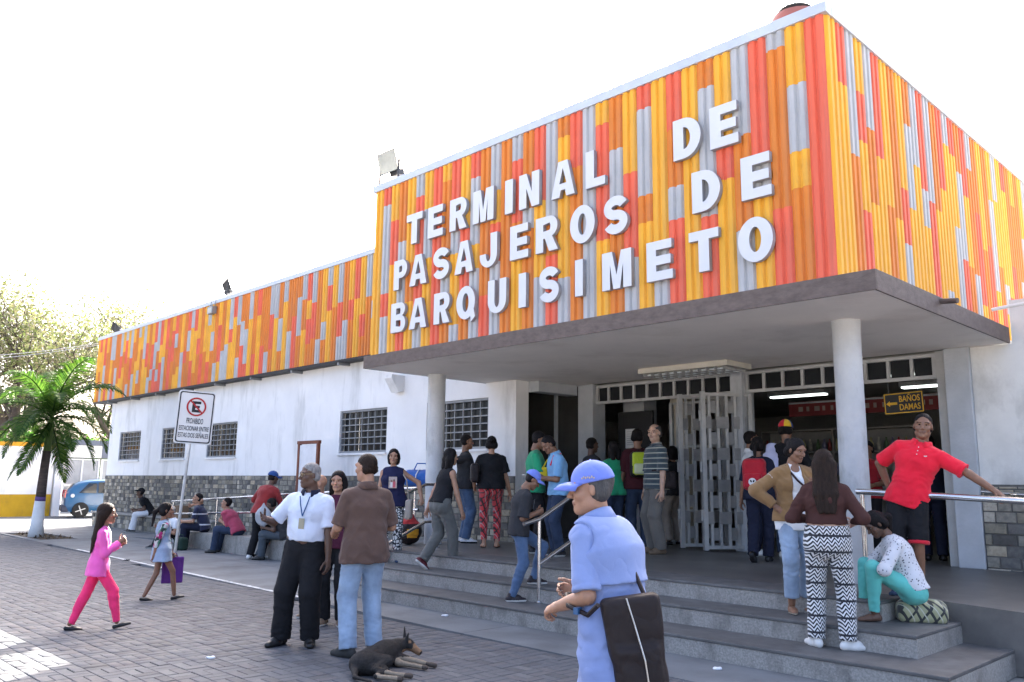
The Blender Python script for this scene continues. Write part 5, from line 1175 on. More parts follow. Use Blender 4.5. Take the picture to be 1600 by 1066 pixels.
e_ = [(-.075, -.105), (.080, -.105), (.080, -.055), (-.018, -.055), (-.018, -.022), (.062, -.022), (.062, .024), (-.018, .024), (-.018, .055), (.080, .055), (.080, .105), (-.075, .105)]
m = MB(); m.prism([(x, -.005, z+cz) for x, z in e_], (0, -.003, 0)); m.obj('letter', INK, pl)
m = MB(); m.prism([(x, -.0085, z+cz) for x, z in ((-.118, .098), (-.098, .118), (.118, -.098), (.098, -.118))], (0, -.003, 0)); m.obj('slash', SRED, pl)
for t, z, sz in (('PROHIBIDO', -.075, .118), ('ESTACIONAR ENTRE', -.215, .098), ('ESTAS DOS SEÑALES', -.345, .098)):
    me = text_mesh(t, sz, .0008, .0015); me.materials.clear(); me.materials.append(INK); o = link('text', me, pl); o.location = (0, -.007, z); o.rotation_euler = (PI/2, 0, 0)
    wd = max(v.co.x for v in me.vertices)-min(v.co.x for v in me.vertices); tw_ = {-.075: .30, -.215: .53, -.345: .54}[z]; o.scale = (tw_/wd, 1.25, 1)
# BAÑOS DAMAS sign hanging in the doorway
bs = empty('restroom_sign', (-4.70, 12.55, 2.76)); tag(bs, 'black and yellow restroom sign with an arrow hanging in the doorway', 'sign'); bs.rotation_euler = (0, math.radians(-2), 0)
YEL = mat('sign yellow', (.75, .42, .02), .5, var=.05); p0 = MB().box(-.28, .28, -.006, .006, -.155, .155).obj('panel', INK, bs)
pl = p0; ring([(x, z) for x, z in rrect(.272, .147, .004, 1)], [(x, z) for x, z in rrect(.258, .133, .004, 1)], -.008, 'border', YEL)
for t, z in (('BAÑOS', .055), ('DAMAS', -.065)):
    me = text_mesh(t, .125, .0015, .001); me.materials.clear(); me.materials.append(YEL); o = link('text', me, p0); o.location = (.085, -.009, z); o.rotation_euler = (PI/2, 0, 0); wd = max(v.co.x for v in me.vertices)-min(v.co.x for v in me.vertices); o.scale = (.29/wd, 1, 1)
m = MB(); m.prism([(-.245, -.008, 0), (-.195, -.008, -.04), (-.195, -.008, -.018), (-.09, -.008, -.018), (-.09, -.008, .018), (-.195, -.008, .018), (-.195, -.008, .04)], (0, -.003, 0)); m.obj('arrow', YEL, p0)
for x in (-.2, .2): MB().tube([(x, 0, .15), (x, 0, .62)], .004, 6).obj('wire', M_FRAME, bs)
# framed board on the ramp
fb = at_y(480, 9.7); g = empty('notice_frame', (fb.x, 9.7, .3)); tag(g, 'white notice board in a reddish brown wooden frame behind the lanyard man', 'notice board')
WOOD = mat('reddish wood', (.15, .045, .022), .6, var=.25, vs_=9, stretch=(1, 1, .15)); w2 = .42
for x in (-w2, w2-.07): MB().box(x, x+.07, -.03, .03, 0, 2.05).obj('post', WOOD, g)
MB().box(-w2-.02, w2+.02, -.035, .035, 2.05, 2.12).obj('top_rail', WOOD, g)
bp = MB().box(-w2+.072, w2-.072, -.012, .012, .55, 2.03).obj('board', mat('board white', (.66, .67, .69), .6), g)
for k in range(3): MB().box(-.2, .2-.06*k, -.016, -.013, 1.52-k*.06, 1.545-k*.06).obj('print_line', mat('grey print', (.3, .3, .32), .7), bp)

# ------------------------------------------------------------------ lamps, tank and cable on the roof
M_LAMPB = mat('black lamp housing', (.03, .03, .032), .5, var=.1); M_LENS = mat('pale lamp glass', (.42, .42, .36), .25, var=.15, vs_=6)  # lens is one pale tone, slightly varied by noise
def flood(loc, rz, pitch, sc, label):
    g = empty('floodlight', loc, rz); tag(g, label, 'floodlight')
    m = MB(); a, c, d = .19*sc, .145*sc, .12*sc
    V = [(x*a, -.0, z*c) for x, z in ((-1, -1), (1, -1), (1, 1), (-1, 1))]+[(x*a*.62, d, z*c*.7) for x, z in ((-1, -1), (1, -1), (1, 1), (-1, 1))]+[(x*a*.40, d*1.6, z*c*.5) for x, z in ((-1, -1), (1, -1), (1, 1), (-1, 1))]
    m.add(V, [(0, 1, 5, 4), (1, 2, 6, 5), (2, 3, 7, 6), (3, 0, 4, 7), (4, 5, 9, 8), (5, 6, 10, 9), (6, 7, 11, 10), (7, 4, 8, 11), (8, 9, 10, 11)])
    h = m.obj('housing', M_LAMPB, g, loc=(0, 0, .34*sc)); h.rotation_euler = (pitch, 0, 0)
    MB().box(-a*.94, a*.94, -.006, .004, -c*.92, c*.92).obj('lens', M_LENS, h)
    MB().box(-a*.4, a*.4, d*.6, d*1.7, -c*1.25, -c*.72).obj('ballast', M_LAMPB, h)
    MB().tube([(-a*1.06, .05, .34*sc), (-a*1.06, .05, .05), (-a*.6, .05, 0), (a*.6, .05, 0), (a*1.06, .05, .05), (a*1.06, .05, .34*sc)], .014*sc, 6).obj('bracket', M_LAMPB, g)
flood((-11.48, 8.14, 6.60), math.radians(2), math.radians(16), 1.3, 'black floodlight with pale glass on the corner of the tall front')
flood((-22.2, 10.55, 6.60), math.radians(140), math.radians(-20), 1.2, 'black floodlight seen from the side on the lower wing roof')
flood((-31.0, 10.6, 6.52), math.radians(150), math.radians(-50), 1.3, 'black floodlight tipped flat at the far end of the wing roof')
g = empty('wall_lamp', (-22.55, 10.20, 6.40)); tag(g, 'small square lamp hung from the wing flashing', 'lamp'); MB().box(-.16, .16, -.08, .05, -.22, -.02).obj('housing', M_FRAME, g); MB().box(-.12, .12, -.084, -.08, -.19, -.05).obj('lens', M_LENS, g); MB().tube([(-.14, 0, -.02), (-.14, .02, .2)], .01, 6).obj('bracket', M_FRAME, g); MB().tube([(.14, 0, -.02), (.14, .02, .2)], .01, 6).obj('bracket', M_FRAME, g)
tk = empty('roof_tank', (-4.75, 9.9, 6.48)); tag(tk, 'red water tank on the roof above the front corner', 'tank'); tk.location = (-4.22, 8.75, 6.48); o = MB().lathe([(.28, .0), (.30, .05), (.30, .45), (.27, .52), (.2, .55)], (0, 0, 0), 24).obj('barrel', mat('red plastic tank', (.30, .10, .075), .5, var=.1), tk); autosmooth(o, 40); o = MB().lathe([(.2, .55), (.22, .58), (.2, .61)], (0, 0, 0), 16).obj('lid', M_BLACK, tk)
for k in range(2):
    A = Vector((-31.8, 10.5-.15*k, 6.45-.1*k)); B_ = Vector((-44, 4.0, 6.9-.2*k)); pts = [A.lerp(B_, t/10)-Vector((0, 0, .5*math.sin(PI*t/10))) for t in range(11)]
    tag(MB().tube(pts, .014, 5).obj('cable', mat('grey cable', (.35, .35, .36), .6)), 'pale cable running from the end of the wing to the trees' if k == 0 else 'lower pale cable running from the end of the wing to the trees', 'cable')

# ------------------------------------------------------------------ boundary wall and vehicle gate at the far end
bw = empty('boundary_wall', (-39.2, 7, 0)); tag(bw, 'white boundary wall with yellow base and orange coping', 'wall')
def bpart(m, name, mt, par=None): o = m.obj(name, mt, par or bw); o.matrix_parent_inverse = Matrix.Translation((39.2, -7, 0)); return o
M_YEL = mat('ochre wall paint', (.50, .30, .015), .85, var=.15, vs_=1.2, streak=((.16, .12, .04), 1.5, .5, .8, (1, 1, .6)))
bpart(MB().box(-39.45, -39.2, -25, 11.3, .9, 2.86), 'wall', M_WHITE); bpart(MB().box(-39.46, -39.19, -25, 11.3, -.05, .9), 'base', M_YEL); bpart(MB().box(-39.50, -39.14, -25, 11.35, 2.86, 3.03), 'coping', mat('orange coping', (.70, .33, .02), .8, var=.1))
bpart(MB().box(-39.5, -39.1, 11.36, 11.66, -.05, 3.12), 'pier', M_WHITE)
gt = empty('vehicle_gate', (-39.35, 13.5, 0)); tag(gt, 'white steel vehicle gate with pale panels behind the blue car', 'gate')
M_GW = mat('gate white', (.62, .63, .64), .6, var=.08); M_GP = mat('pale gate sheet', (.36, .37, .38), .7, var=.1); M_SLATE = mat('slate paint', (.13, .145, .18), .8, var=.1)
def gp(m, name, mt): o = m.obj(name, mt, gt); o.matrix_parent_inverse = Matrix.Translation((39.35, -13.5, 0)); return o
for y0 in (11.75, 13.25, 14.75):
    for y, z0, z1 in ((y0, .1, 2.42), (y0+.68, .1, 2.42), (y0+1.36, .1, 2.42)): gp(MB().box(-39.40, -39.30, y, y+.07, z0, z1), 'stile', M_GW)
    for z in (.1, 1.25, 2.35): gp(MB().box(-39.39, -39.31, y0+.07, y0+1.36, z, z+.07), 'rail', M_GW)
    for y in (y0+.075, y0+.755):
        for z0, z1 in ((.18, 1.24), (1.33, 2.34)): gp(MB().box(-39.36, -39.34, y, y+.60, z0, z1), 'panel', M_GP)
gp(MB().box(-39.55, -39.15, 11.67, 17, 3.0, 3.22), 'lintel', M_SLATE)
for y in (13.2, 15.4): gp(MB().box(-39.52, -39.18, y, y+.4, 2.45, 3.0), 'stub', M_SLATE)
for y0, y1 in ((11.67, 13.19), (13.61, 15.39)): gp(MB().box(-39.5, -39.2, y0, y1, 2.46, 2.99), 'infill', M_WHITE_OLD)

# ------------------------------------------------------------------ blue hatchback
car = empty('parked_car', (-37.75, 11.35, 0), math.radians(-14)); tag(car, 'small blue hatchback parked by the end of the terminal', 'car')   # local: +y forwards, x right, rear bumper at y=0
CB = mat('blue car paint', (.010, .080, .185), .3, var=.04, coat=.6, spec=.5); CG = mat('tinted car glass', (.015, .018, .02), .05, spec=.6, var=0); RUB = mat('tyre rubber', (.015, .015, .015), .85); DPL = mat('dark bumper plastic', (.04, .045, .07), .6)
def car_section(y, wl, zb, zs, wr, zt):                    # half-width low, sill z, shoulder z, roof half-width, roof z
    return [(-wl*.94, y, zb), (-wl, y, zb+.18), (-wl, y, (zb+zs)/2+.05), (-wl*.97, y, zs), (-wr, y, zt-.10), (-wr*.82, y, zt-.01), (0, y, zt), (wr*.82, y, zt-.01), (wr, y, zt-.10), (wl*.97, y, zs), (wl, y, (zb+zs)/2+.05), (wl, y, zb+.18), (wl*.94, y, zb)]
SEC = [(0.0, .66, .36, .86, .60, .98), (.05, .74, .28, .93, .60, 1.06), (.20, .78, .24, .95, .60, 1.24), (.50, .79, .24, .96, .62, 1.46), (1.0, .80, .24, .96, .64, 1.54), (1.7, .80, .24, .95, .65, 1.57), (2.2, .80, .24, .94, .60, 1.40), (2.75, .79, .24, .93, .62, 1.02), (3.3, .76, .26, .80, .58, .86), (3.5, .64, .34, .66, .5, .70)]
V = []; [V.extend(car_section(*q)) for q in SEC]; n = 13; F = [(i*n+j, (i+1)*n+j, (i+1)*n+j+1, i*n+j+1) for i in range(len(SEC)-1) for j in range(n-1)]+[tuple(range(n)), tuple(range((len(SEC)-1)*n+n-1, (len(SEC)-1)*n-1, -1))]
o = link('body', mesh_from('body', V, F, [CB], True), car); sb_ = o.modifiers.new('s', 'SUBSURF'); sb_.levels = sb_.render_levels = 2
def strip(P, name, mt, th=.02):
    P = [Vector(q) for q in P]; nn = (P[1]-P[0]).cross(P[2]-P[1]).normalized(); m = MB(); m.prism(P, nn*th); return m.obj(name, mt, car)
strip([(.755, .52, .985), (.765, 1.15, .985), (.70, 1.15, 1.38), (.665, .86, 1.38)], 'window', CG, .03); strip([(.765, 1.22, .985), (.765, 2.15, .98), (.665, 1.85, 1.42), (.69, 1.22, 1.41)], 'window', CG, .03)
strip([(-.50, .02, 1.02), (.50, .02, 1.02), (.46, .34, 1.36), (-.46, .34, 1.36)], 'rear_window', CG, .02)
for sx in (-1, 1): strip([(sx*.52, -.005, .80), (sx*.72, .05, .80), (sx*.68, .08, 1.12), (sx*.56, .03, 1.10)][::sx], 'tail_light', mat('tail light red', (.30, .012, .015), .2, var=.1, coat=.5), .04)
o = MB().box(-.74, .74, -.08, .22, .24, .50).obj('bumper', DPL, car, bevel=.05); MB().box(-.25, .25, -.02, .01, .70, .83).obj('licence_plate', mat('plate', (.5, .5, .48), .5), car)
o = MB().lathe([(.075, 0), (.075, .012), (.06, .016)], (0, 0, 0), 18).obj('fuel_cap', mat('silver cap', (.55, .56, .58), .4), car); o.location = (.79, .30, .88); o.rotation_euler = (0, PI/2, 0)
MB().box(.80, .83, 1.25, 1.42, .86, .89).obj('door_handle', CB, car)
for sx in (-1, 1):
    for y in (.62, 2.85):
        w = MB().lathe([(.20, -.09), (.29, -.095), (.31, -.06), (.31, .06), (.29, .095), (.20, .09)], (0, 0, 0), 28).obj('tyre', RUB, car, smooth=False); autosmooth(w, 40); w.location = (sx*.73, y, .31); w.rotation_euler = (0, PI/2, 0)
        r_ = MB()
        for k in range(4): a = k*PI/2+.35; r_.obox((0, 0, .088*sx), (.19*math.cos(a), .19*math.sin(a), .092*sx), .035, .02)
        r_.lathe([(.2, .06*sx), (.2, .07*sx)], (0, 0, 0), 20); r_.obj('rim', mat('silver rim', (.5, .5, .5), .4, metal=.5), w)

# ------------------------------------------------------------------ palm
LEAFP = [mat('palm green %d' % k, c, .45, var=.25, vs_=3, spec=.2, leaf=True) for k, c in enumerate(((.028, .070, .014), (.05, .11, .02), (.09, .15, .03)))]
pb = ground(56, 838); pm = empty('palm_tree', pb); tag(pm, 'palm tree with white painted trunk standing in the paved walkway', 'tree')
tr = [(0, 0, -.05), (.0, 0, .3), (.02, .01, .95), (.04, .02, 1.6), (.03, .05, 2.3), (.03, .08, 3.0)]
o = MB().tube([tr[0], tr[1], tr[2]], [.21, .165, .13], 16).obj('whitewash', mat('whitewash', (.70, .70, .68), .9, var=.1, vs_=6, bump=.5, bs=25), pm, smooth=True)
o = MB().tube([tr[2], (.03, .012, 1.06)], [.133, .130], 16).obj('purple_band', mat('purple paint', (.12, .07, .22), .8), pm, smooth=True)
o = MB().tube([(.03, .012, 1.06)]+tr[3:5], [.127, .115, .105], 16).obj('trunk', mat('palm bark', (.10, .075, .065), .9, var=.3, vs_=5, bump=1, bs=14, stretch=(1, 1, 6)), pm, smooth=True)
o = MB().tube(tr[4:]+[(.03, .08, 3.5)], [.10, .085, .045], 12).obj('crownshaft', mat('crownshaft green', (.14, .20, .05), .5, var=.2), pm, smooth=True)
def frond(az, el, L_, droop, par, c0, seed):
    g = random.Random(seed); d = Vector((math.cos(az)*math.cos(el), math.sin(az)*math.cos(el), math.sin(el))); p = Vector(c0); P_ = []; n = 26; st = L_/n
    for k in range(n+1):
        P_.append(p.copy()); p = p+d*st; d = (d+Vector((0, 0, -droop*st*(0.4+k/n)))).normalized()
    m = MB(); m.mi = 0; m.tube(P_[::3]+[P_[-1]], [.026*(1-.8*k/9) for k in range(len(P_[::3])+1)], 5)
    for k in range(2, n+1):
        t = (P_[k]-P_[k-1]).normalized(); sd = t.cross(Vector((0, 0, 1)))
        if sd.length < .1: sd = Vector((1, 0, 0))
        sd.normalize(); up = sd.cross(t)
        for s_ in (-1, 1):
            for hh in (0, .33, .66):
                l = L_*.30*math.sin(PI*min(1, (k+hh)/n*.86+.12))*g.uniform(.8, 1.1)+.05; b0 = P_[k-1].lerp(P_[k], hh); dd = (sd*s_*.75+t*.62+up*g.uniform(.05, .35)).normalized(); q1 = b0+dd*l*.5; d2 = (dd+Vector((0, 0, -.75))).normalized(); q2 = q1+d2*l*.5; wv = t*.019
                m.mi = g.choice((0, 1, 1, 2)); m.add([b0-wv*.5, b0+wv*.5, q1+wv, q1-wv, q2], [(0, 1, 2, 3), (3, 2, 4)])
    return m.obj('frond', LEAFP, par)
for k in range(17):
    az = k*2.399+.4; ring_ = k/17; frond(az, math.radians(70-ring_*86), random.uniform(1.7, 2.3), .95+.55*ring_, pm, (.03, .08, 3.35-.2*ring_), k)
for k, (az, el) in enumerate(((-.9, -50), (2.2, -62), (-1.9, -58))): frond(az, math.radians(el), 1.9, .2, pm, (.03, .08, 3.15), 40+k)
# dead leaves on the soil
m = MB(); g = random.Random(3)
for k in range(160):
    x, y = g.uniform(-27.5, -24.3), g.uniform(6.9, 7.7); a = g.uniform(0, 6.3); l = g.uniform(.05, .18); m.add([(x, y, -.015), (x+l*math.cos(a), y+l*math.sin(a), g.uniform(0, .08)), (x+l*math.cos(a+.5)*.6, y+l*math.sin(a+.5)*.6, .0)], [(0, 1, 2)])
o = m.obj('leaf_litter', mat('dry leaves', (.09, .06, .03), .9, var=.3)); tag(o, 'dry leaves and weeds on the soil around the palm', 'leaves', kind='stuff')

# ------------------------------------------------------------------ trees behind the wall
BARK = mat('tree bark', (.075, .06, .05), .95, var=.3, vs_=3)
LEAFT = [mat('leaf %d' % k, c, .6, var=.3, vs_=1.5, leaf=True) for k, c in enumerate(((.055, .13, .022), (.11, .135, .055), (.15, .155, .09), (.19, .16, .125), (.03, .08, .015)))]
def tree(loc, H, spread, nleaf, leaf, cols, label, seed, levels=4, droop=.0, first=.28, grp=None):
    g = random.Random(seed); root = empty('tree', loc); tag(root, label, 'tree', grp); wood = MB(); tips = []
    def grow(p, d, L_, r, lv):
        pts = [p]; rs = [r]; n = 4
        for k in range(n):
            d = (d+Vector((g.gauss(0, .16), g.gauss(0, .16), g.gauss(.02-droop*lv*.05, .10)))).normalized(); p = p+d*L_/n; pts.append(p.copy()); rs.append(r*(1-.45*(k+1)/n))
            if lv >= 2: tips.append((p.copy(), d.copy()))
        wood.tube(pts, rs, 6 if lv < 2 else 4, cap=False)
        if lv < levels:
            for k in range(g.randint(3, 4) if lv else 5):
                a = g.uniform(0, 2*PI); e = g.uniform(.25, .95) if lv else g.uniform(.45, 1.05); dd = Vector((math.cos(a)*math.cos(e)*spread, math.sin(a)*math.cos(e)*spread, math.sin(e)*.8)); nd = (d*.55+dd).normalized(); q = pts[g.choice((2, 3, 4, 4))]
                grow(q, nd, L_*g.uniform(.58, .82), rs[-1]*.75, lv+1)
    grow(Vector((0, 0, -.05)), Vector((0, 0, 1)), H*first, H*.028, 0)
    o = wood.obj('trunk', BARK, root); o.data.polygons.foreach_set('use_smooth', np.ones(len(o.data.polygons), bool))
    T = np.array([list(t[0]) for t in tips]); rg = np.random.default_rng(seed); ix = rg.integers(0, len(T), nleaf)
    C_ = T[ix]+rg.normal(0, 1, (nleaf, 3))*H*.032; u_ = rg.normal(size=(nleaf, 3)); u_ /= np.linalg.norm(u_, axis=1)[:, None]; v_ = np.cross(u_, rg.normal(size=(nleaf, 3))); v_ /= np.linalg.norm(v_, axis=1)[:, None]
    sz = leaf*rg.uniform(.5, 1.3, (nleaf, 1)); Q = np.stack([C_-u_*sz, C_+v_*sz*.38, C_+u_*sz, C_-v_*sz*.38], 1).reshape(-1, 3)
    link('crown', mesh_from('crown', Q, np.arange(nleaf*4).reshape(-1, 4), [LEAFT[c] for c in cols], midx=rg.integers(0, len(cols), nleaf)), root)
    return root
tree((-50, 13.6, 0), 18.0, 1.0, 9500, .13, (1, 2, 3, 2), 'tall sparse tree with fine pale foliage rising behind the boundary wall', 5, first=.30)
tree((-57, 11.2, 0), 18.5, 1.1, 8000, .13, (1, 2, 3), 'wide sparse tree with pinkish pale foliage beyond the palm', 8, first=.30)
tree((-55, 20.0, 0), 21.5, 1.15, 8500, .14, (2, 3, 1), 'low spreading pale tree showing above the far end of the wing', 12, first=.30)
for k, (x, y, H_, sd) in enumerate(((-43.0, 9.4, 5.4, 21), (-43.2, 11.6, 5.2, 22), (-43.6, 14.0, 5.4, 23), (-44, 7.0, 5.6, 24), (-44.5, 16.6, 6, 25))):
    tree((x, y, 0), H_, 1.0, 8000, .13, (0, 4, 0, 1), ('dense green tree just behind the orange-capped wall', 'dense green tree above the vehicle gate')[0 if y < 10 else 1], sd, levels=4, first=.26, grp='green trees behind the boundary wall')
# ------------------------------------------------------------------ bags and small things
def soft(name, lo, hi, h, build, mats, loc, rz, label, cat, mi=None, group=None):
    f = Field(lo, hi, h); build(f); V, Q = f.mesh(); o = link(name, mesh_from(name, V, Q, mats if isinstance(mats, list) else [mats], True, mi(V[Q].mean(1)) if mi else None)); o.location = loc; o.rotation_euler = (0, 0, rz)
    return tag(o, label, cat, group)
BAGB = cloth('black nylon', (.022, .016, .016), .5, bump=.3, bs=40)
# shoulder bag of the old man
P = BLUEMAN; c = P.pel+np.array((-.145, -.20, -.09))*P.s; nz_ = nrm(vec(-.78, -.62, 0)); tx = nrm(np.cross(vec(0, 0, 1), nz_)); R_ = np.array([tx, nz_, vec(0, 0, 1)]).T
def bb(f): f.rbox((0, 0, 0), (.125, .045, .25), .028); f.rbox((.0, .03, -.10), (.105, .035, .13), .025, .015); f.wrinkle(.005, 24, 3, (1, 1, .5))
f = Field((-.26, -.13, -.34), (.26, .13, .34), .009); bb(f); V, Q = f.mesh(); V[:, 0] *= 1+.10*(V[:, 2]/.25); ca, sa = math.cos(.14), math.sin(.14); V[:, 0], V[:, 2] = V[:, 0]*ca-V[:, 2]*sa, V[:, 0]*sa+V[:, 2]*ca; V = V@R_.T+c
bag = link('shoulder_bag', mesh_from('shoulder_bag', V, Q, [BAGB], True)); bag.location = P.loc; bag.rotation_euler = (0, 0, P.rz); tag(bag, 'big black shoulder bag hanging at the old man\'s hip', 'bag')
def onbag(x, z, e=.052): return c+tx*(x*ca-z*sa)+nz_*e+vec(0, 0, x*sa+z*ca)
MB().tube([onbag(-.02, .245, .045), onbag(0, .12), onbag(.02, -.03, .070), onbag(.02, -.15, .074), onbag(.02, -.24, .070)], .004, 6).obj('zip', mat('steel zip', (.5, .5, .5), .3, metal=1), bag)
m = MB(); ring_pts = [onbag(.10, .235, .0), P.waist+vec(-.045, -.195, .0), P.waist+vec(-.02, -.13, .10)]; m.tube(ring_pts, .011, 8); m.obj('strap', BAGB, bag)
m = MB(); m.tube([onbag(-.15, .23, .03), P.pel+vec(-.262, .0, .07)*P.s, P.pel+vec(-.235, .13, .10)*P.s, P.pel+vec(-.09, .235, .13)*P.s, P.pel+vec(.1, .20, .13)*P.s], .012, 8); st = m.obj('strap', BAGB, bag); MB().box(-.02, .02, -.012, .012, -.015, .015).obj('buckle', mat('blue buckle', (.03, .10, .22), .4), st, loc=P.pel+vec(-.258, .06, .085)*P.s)
# red backpack and lime backpack
def backpack(P, m1, label, patch=None, sc=1.):
    c = P.chest-P.fw*.205*sc-P.sp2*.07; f = Field((-.2, -.14, -.28), (.2, .14, .28), .009); f.rbox((0, 0, 0), (.155*sc, .085*sc, .215*sc), .07); f.rbox((0, -.075*sc, -.085), (.12*sc, .04, .095*sc), .03, .008); f.wrinkle(.003, 40, 4); V, Q = f.mesh()
    o = link('backpack', mesh_from('backpack', V, Q, [m1], True)); o.location = P.world(c); o.rotation_euler = (0, 0, P.rz); tag(o, label, 'backpack')
    for s_ in (-1, 1): MB().tube([vec(s_*.08, .05, .19), vec(s_*.095, .19, .22), vec(s_*.10, .33, .12), vec(s_*.11, .30, -.08), vec(s_*.12, .06, -.16)], .014, 6).obj('strap', BAGB, o)
    MB().tube([(-.03, -.0, .20), (-.02, -.02, .245), (.02, -.02, .245), (.03, 0, .20)], .007, 6).obj('handle', BAGB, o)
    return o
o = backpack(RBP, cloth('crimson nylon', (.42, .008, .022), .6), 'red school backpack with a round white face patch')
k = MB().lathe([(.052, 0), (.052, .006)], (0, 0, 0), 20).obj('round_patch', WHITE_C, o); k.location = (0, -.118, -.10); k.rotation_euler = (PI/2, 0, 0)
for x, rz_ in ((-.018, .5), (.018, -.5)): e = MB().lathe([(.016, 0), (.016, .002)], (0, 0, 0), 12).obj('patch_eye', BAGB, k); e.location = (x, .010, .0065); e.scale = (.7, 1.1, 1); e.rotation_euler = (0, 0, rz_)
o = backpack(YBP, BAGB, 'lime green and black backpack on the man in maroon', sc=.95); LIME = cloth('lime nylon', (.45, .55, .03), .6); f = Field((-.18, -.2, -.26), (.18, .05, .26), .009); f.rbox((0, -.07, .01), (.115, .05, .185), .045); V, Q = f.mesh(); link('front_panel', mesh_from('front_panel', V, Q, [LIME], True), o); f = Field((-.18, -.25, -.26), (.18, .05, .26), .009); f.rbox((0, -.105, -.07), (.09, .035, .085), .03); V, Q = f.mesh(); link('pocket', mesh_from('pocket', V, Q, [cloth('pale lime', (.60, .64, .40), .6)], True), o)
# tote of the plaid-legging woman, pouch of the striped man, purse of the tan-jacket woman, beige bag of the navy-top woman
def hung(P, c, half, r, m_, label, name='handbag', strap=None, seed=1, rot=0.):
    c = np.array(c, float); f = Field(-np.array(half)-.06, np.array(half)+.06, .009); f.rbox((0, 0, 0), half, r); f.wrinkle(.004, 34, seed); V, Q = f.mesh()
    o = link(name, mesh_from(name, V, Q, [m_], True)); o.location = P.world(c); o.rotation_euler = (0, 0, P.rz+rot); tag(o, label, 'bag')
    if strap:
        q = math.cos(-rot), math.sin(-rot); L_ = [vec(*(np.array(s_)-c)) for s_ in strap]; L_ = [vec(q[0]*v[0]-q[1]*v[1], q[1]*v[0]+q[0]*v[1], v[2]) for v in L_]
        b = MB(); b.tube(L_, .011, 6); b.obj('strap', m_, o)
    return o
s = PLAID.s; hung(PLAID, (-.27, -.04, 1.15*s), (.07, .15, .15), .05, BAGB, 'black tote under the arm of the woman in plaid leggings', strap=[(-.27, -.12, 1.28*s), (-.21, -.08, 1.42*s), tuple(PLAID.sho[1]+vec(.03, 0, .065)), (-.22, .10, 1.40*s), (-.27, .10, 1.27*s)])
s = STRIPED.s; hung(STRIPED, (-.245, -.09, .98*s), (.05, .10, .13), .035, BAGB, 'small black pouch at the hip of the striped-polo man', 'pouch', strap=[(-.24, -.09, 1.10*s), (-.23, .0, 1.13*s), (-.16, .16, 1.10*s)])
s = TAN.s; hung(TAN, (-.24, .02, .84*s), (.06, .14, .12), .04, cloth('dark maroon leather', (.03, .012, .014), .5), 'dark handbag of the woman in the tan jacket', strap=[(-.24, .0, .95*s), (-.14, .17, 1.15*s), (.02, .165, 1.30*s), tuple(TAN.sho[0]*.55+TAN.nb*.45+vec(0, .03, .045))])
s = NAVYW.s; hung(NAVYW, (-.26, .02, .80*s), (.05, .13, .15), .035, cloth('beige canvas', (.36, .31, .26)), 'beige canvas bag at the side of the woman in navy', strap=[(-.25, .02, .95*s), (-.22, .10, 1.25*s), tuple(NAVYW.sho[1]+vec(.05, .02, .065))])
# purple carrier of the girl
P = DENIMGIRL; w = P.world(P.wri[1]+vec(0, .03, -.06)); f = Field((-.05, -.2, -.40), (.05, .2, .06), .009); f.rbox((0, 0, -.17), (.018, .135, .17), .016); f.wrinkle(.004, 30, 9); V, Q = f.mesh()
o = link('carrier_bag', mesh_from('carrier_bag', V, Q, [cloth('purple fabric', (.11, .03, .20))], True)); o.location = w; o.rotation_euler = (0, 0, P.rz); tag(o, 'purple carrier bag held by the girl in denim', 'bag')
for x in (-.012, .012): MB().tube([(x, -.06, -.01), (x, -.03, .05), (x, .03, .05), (x, .06, -.01)], .005, 5).obj('handle', _mats['purple fabric'], o)
# phone, paper, yellow purse
P = BOY; w = P.world((P.wri[0]+P.wri[1])/2+vec(0, .11, -.01)); o = MB().box(-.035, .035, -.006, .006, -.065, .065).obj('phone', mat('white phone', (.7, .7, .7), .3), bevel=.004); o.location = w; o.rotation_euler = (math.radians(-50), 0, P.rz); tag(o, 'white phone in the hands of the boy in the blue cap', 'phone'); MB().box(-.030, .030, -.0072, -.0062, -.055, .055).obj('screen', mat('dark screen', (.02, .02, .025), .1), o)
P = LTB; w = P.world((P.wri[0]+P.wri[1])/2+vec(0, .12, -.02)); o = MB().box(-.08, .08, -.004, .004, -.10, .10).obj('paper', M_PAPER); o.location = w; o.rotation_euler = (math.radians(-60), 0, P.rz); tag(o, 'folded white paper held by the man in sky blue', 'paper')
o = hung(P, (.24, .16, 1.16*P.s), (.05, .07, .10), .035, cloth('yellow vinyl', (.72, .52, .02), .5), 'small yellow purse beside the man in sky blue', strap=[(.24, .16, 1.25*P.s), (.22, .10, 1.36*P.s), tuple(P.sho[0]+vec(0, 0, .06))])
# bags on the floor
BLUEN = cloth('blue nylon', (.02, .10, .36), .5)
def duf(f): f.seg((-.2, 0, 0), (.2, 0, 0), .15, None, .01, cuta=False); f.wrinkle(.006, 26, 4)
o = soft('duffel_bag', (-.4, -.2, -.2), (.4, .2, .2), .012, duf, BLUEN, (-11.75, 9.3, 1.62), math.radians(35), 'bright blue duffel bag propped on the rail beside the column', 'bag'); MB().tube([(-.06, -.155, -.08), (-.05, -.158, .06), (-.03, -.06, .15), (.0, .06, .145)], .009, 6).obj('piping', WHITE_C, o); MB().tube([(-.12, -.05, .14), (-.08, 0, .26), (.08, 0, .26), (.12, -.05, .14)], .012, 6).obj('handle', BLUEN, o)
def sack(f): f.ell((0, 0, .22), (.22, .19, .22), .02); f.seg((0, 0, .3), (.03, 0, .46), .10, .05, .06); f.wrinkle(.010, 22, 6); f.plane((0, 0, 0), (0, 0, -1))
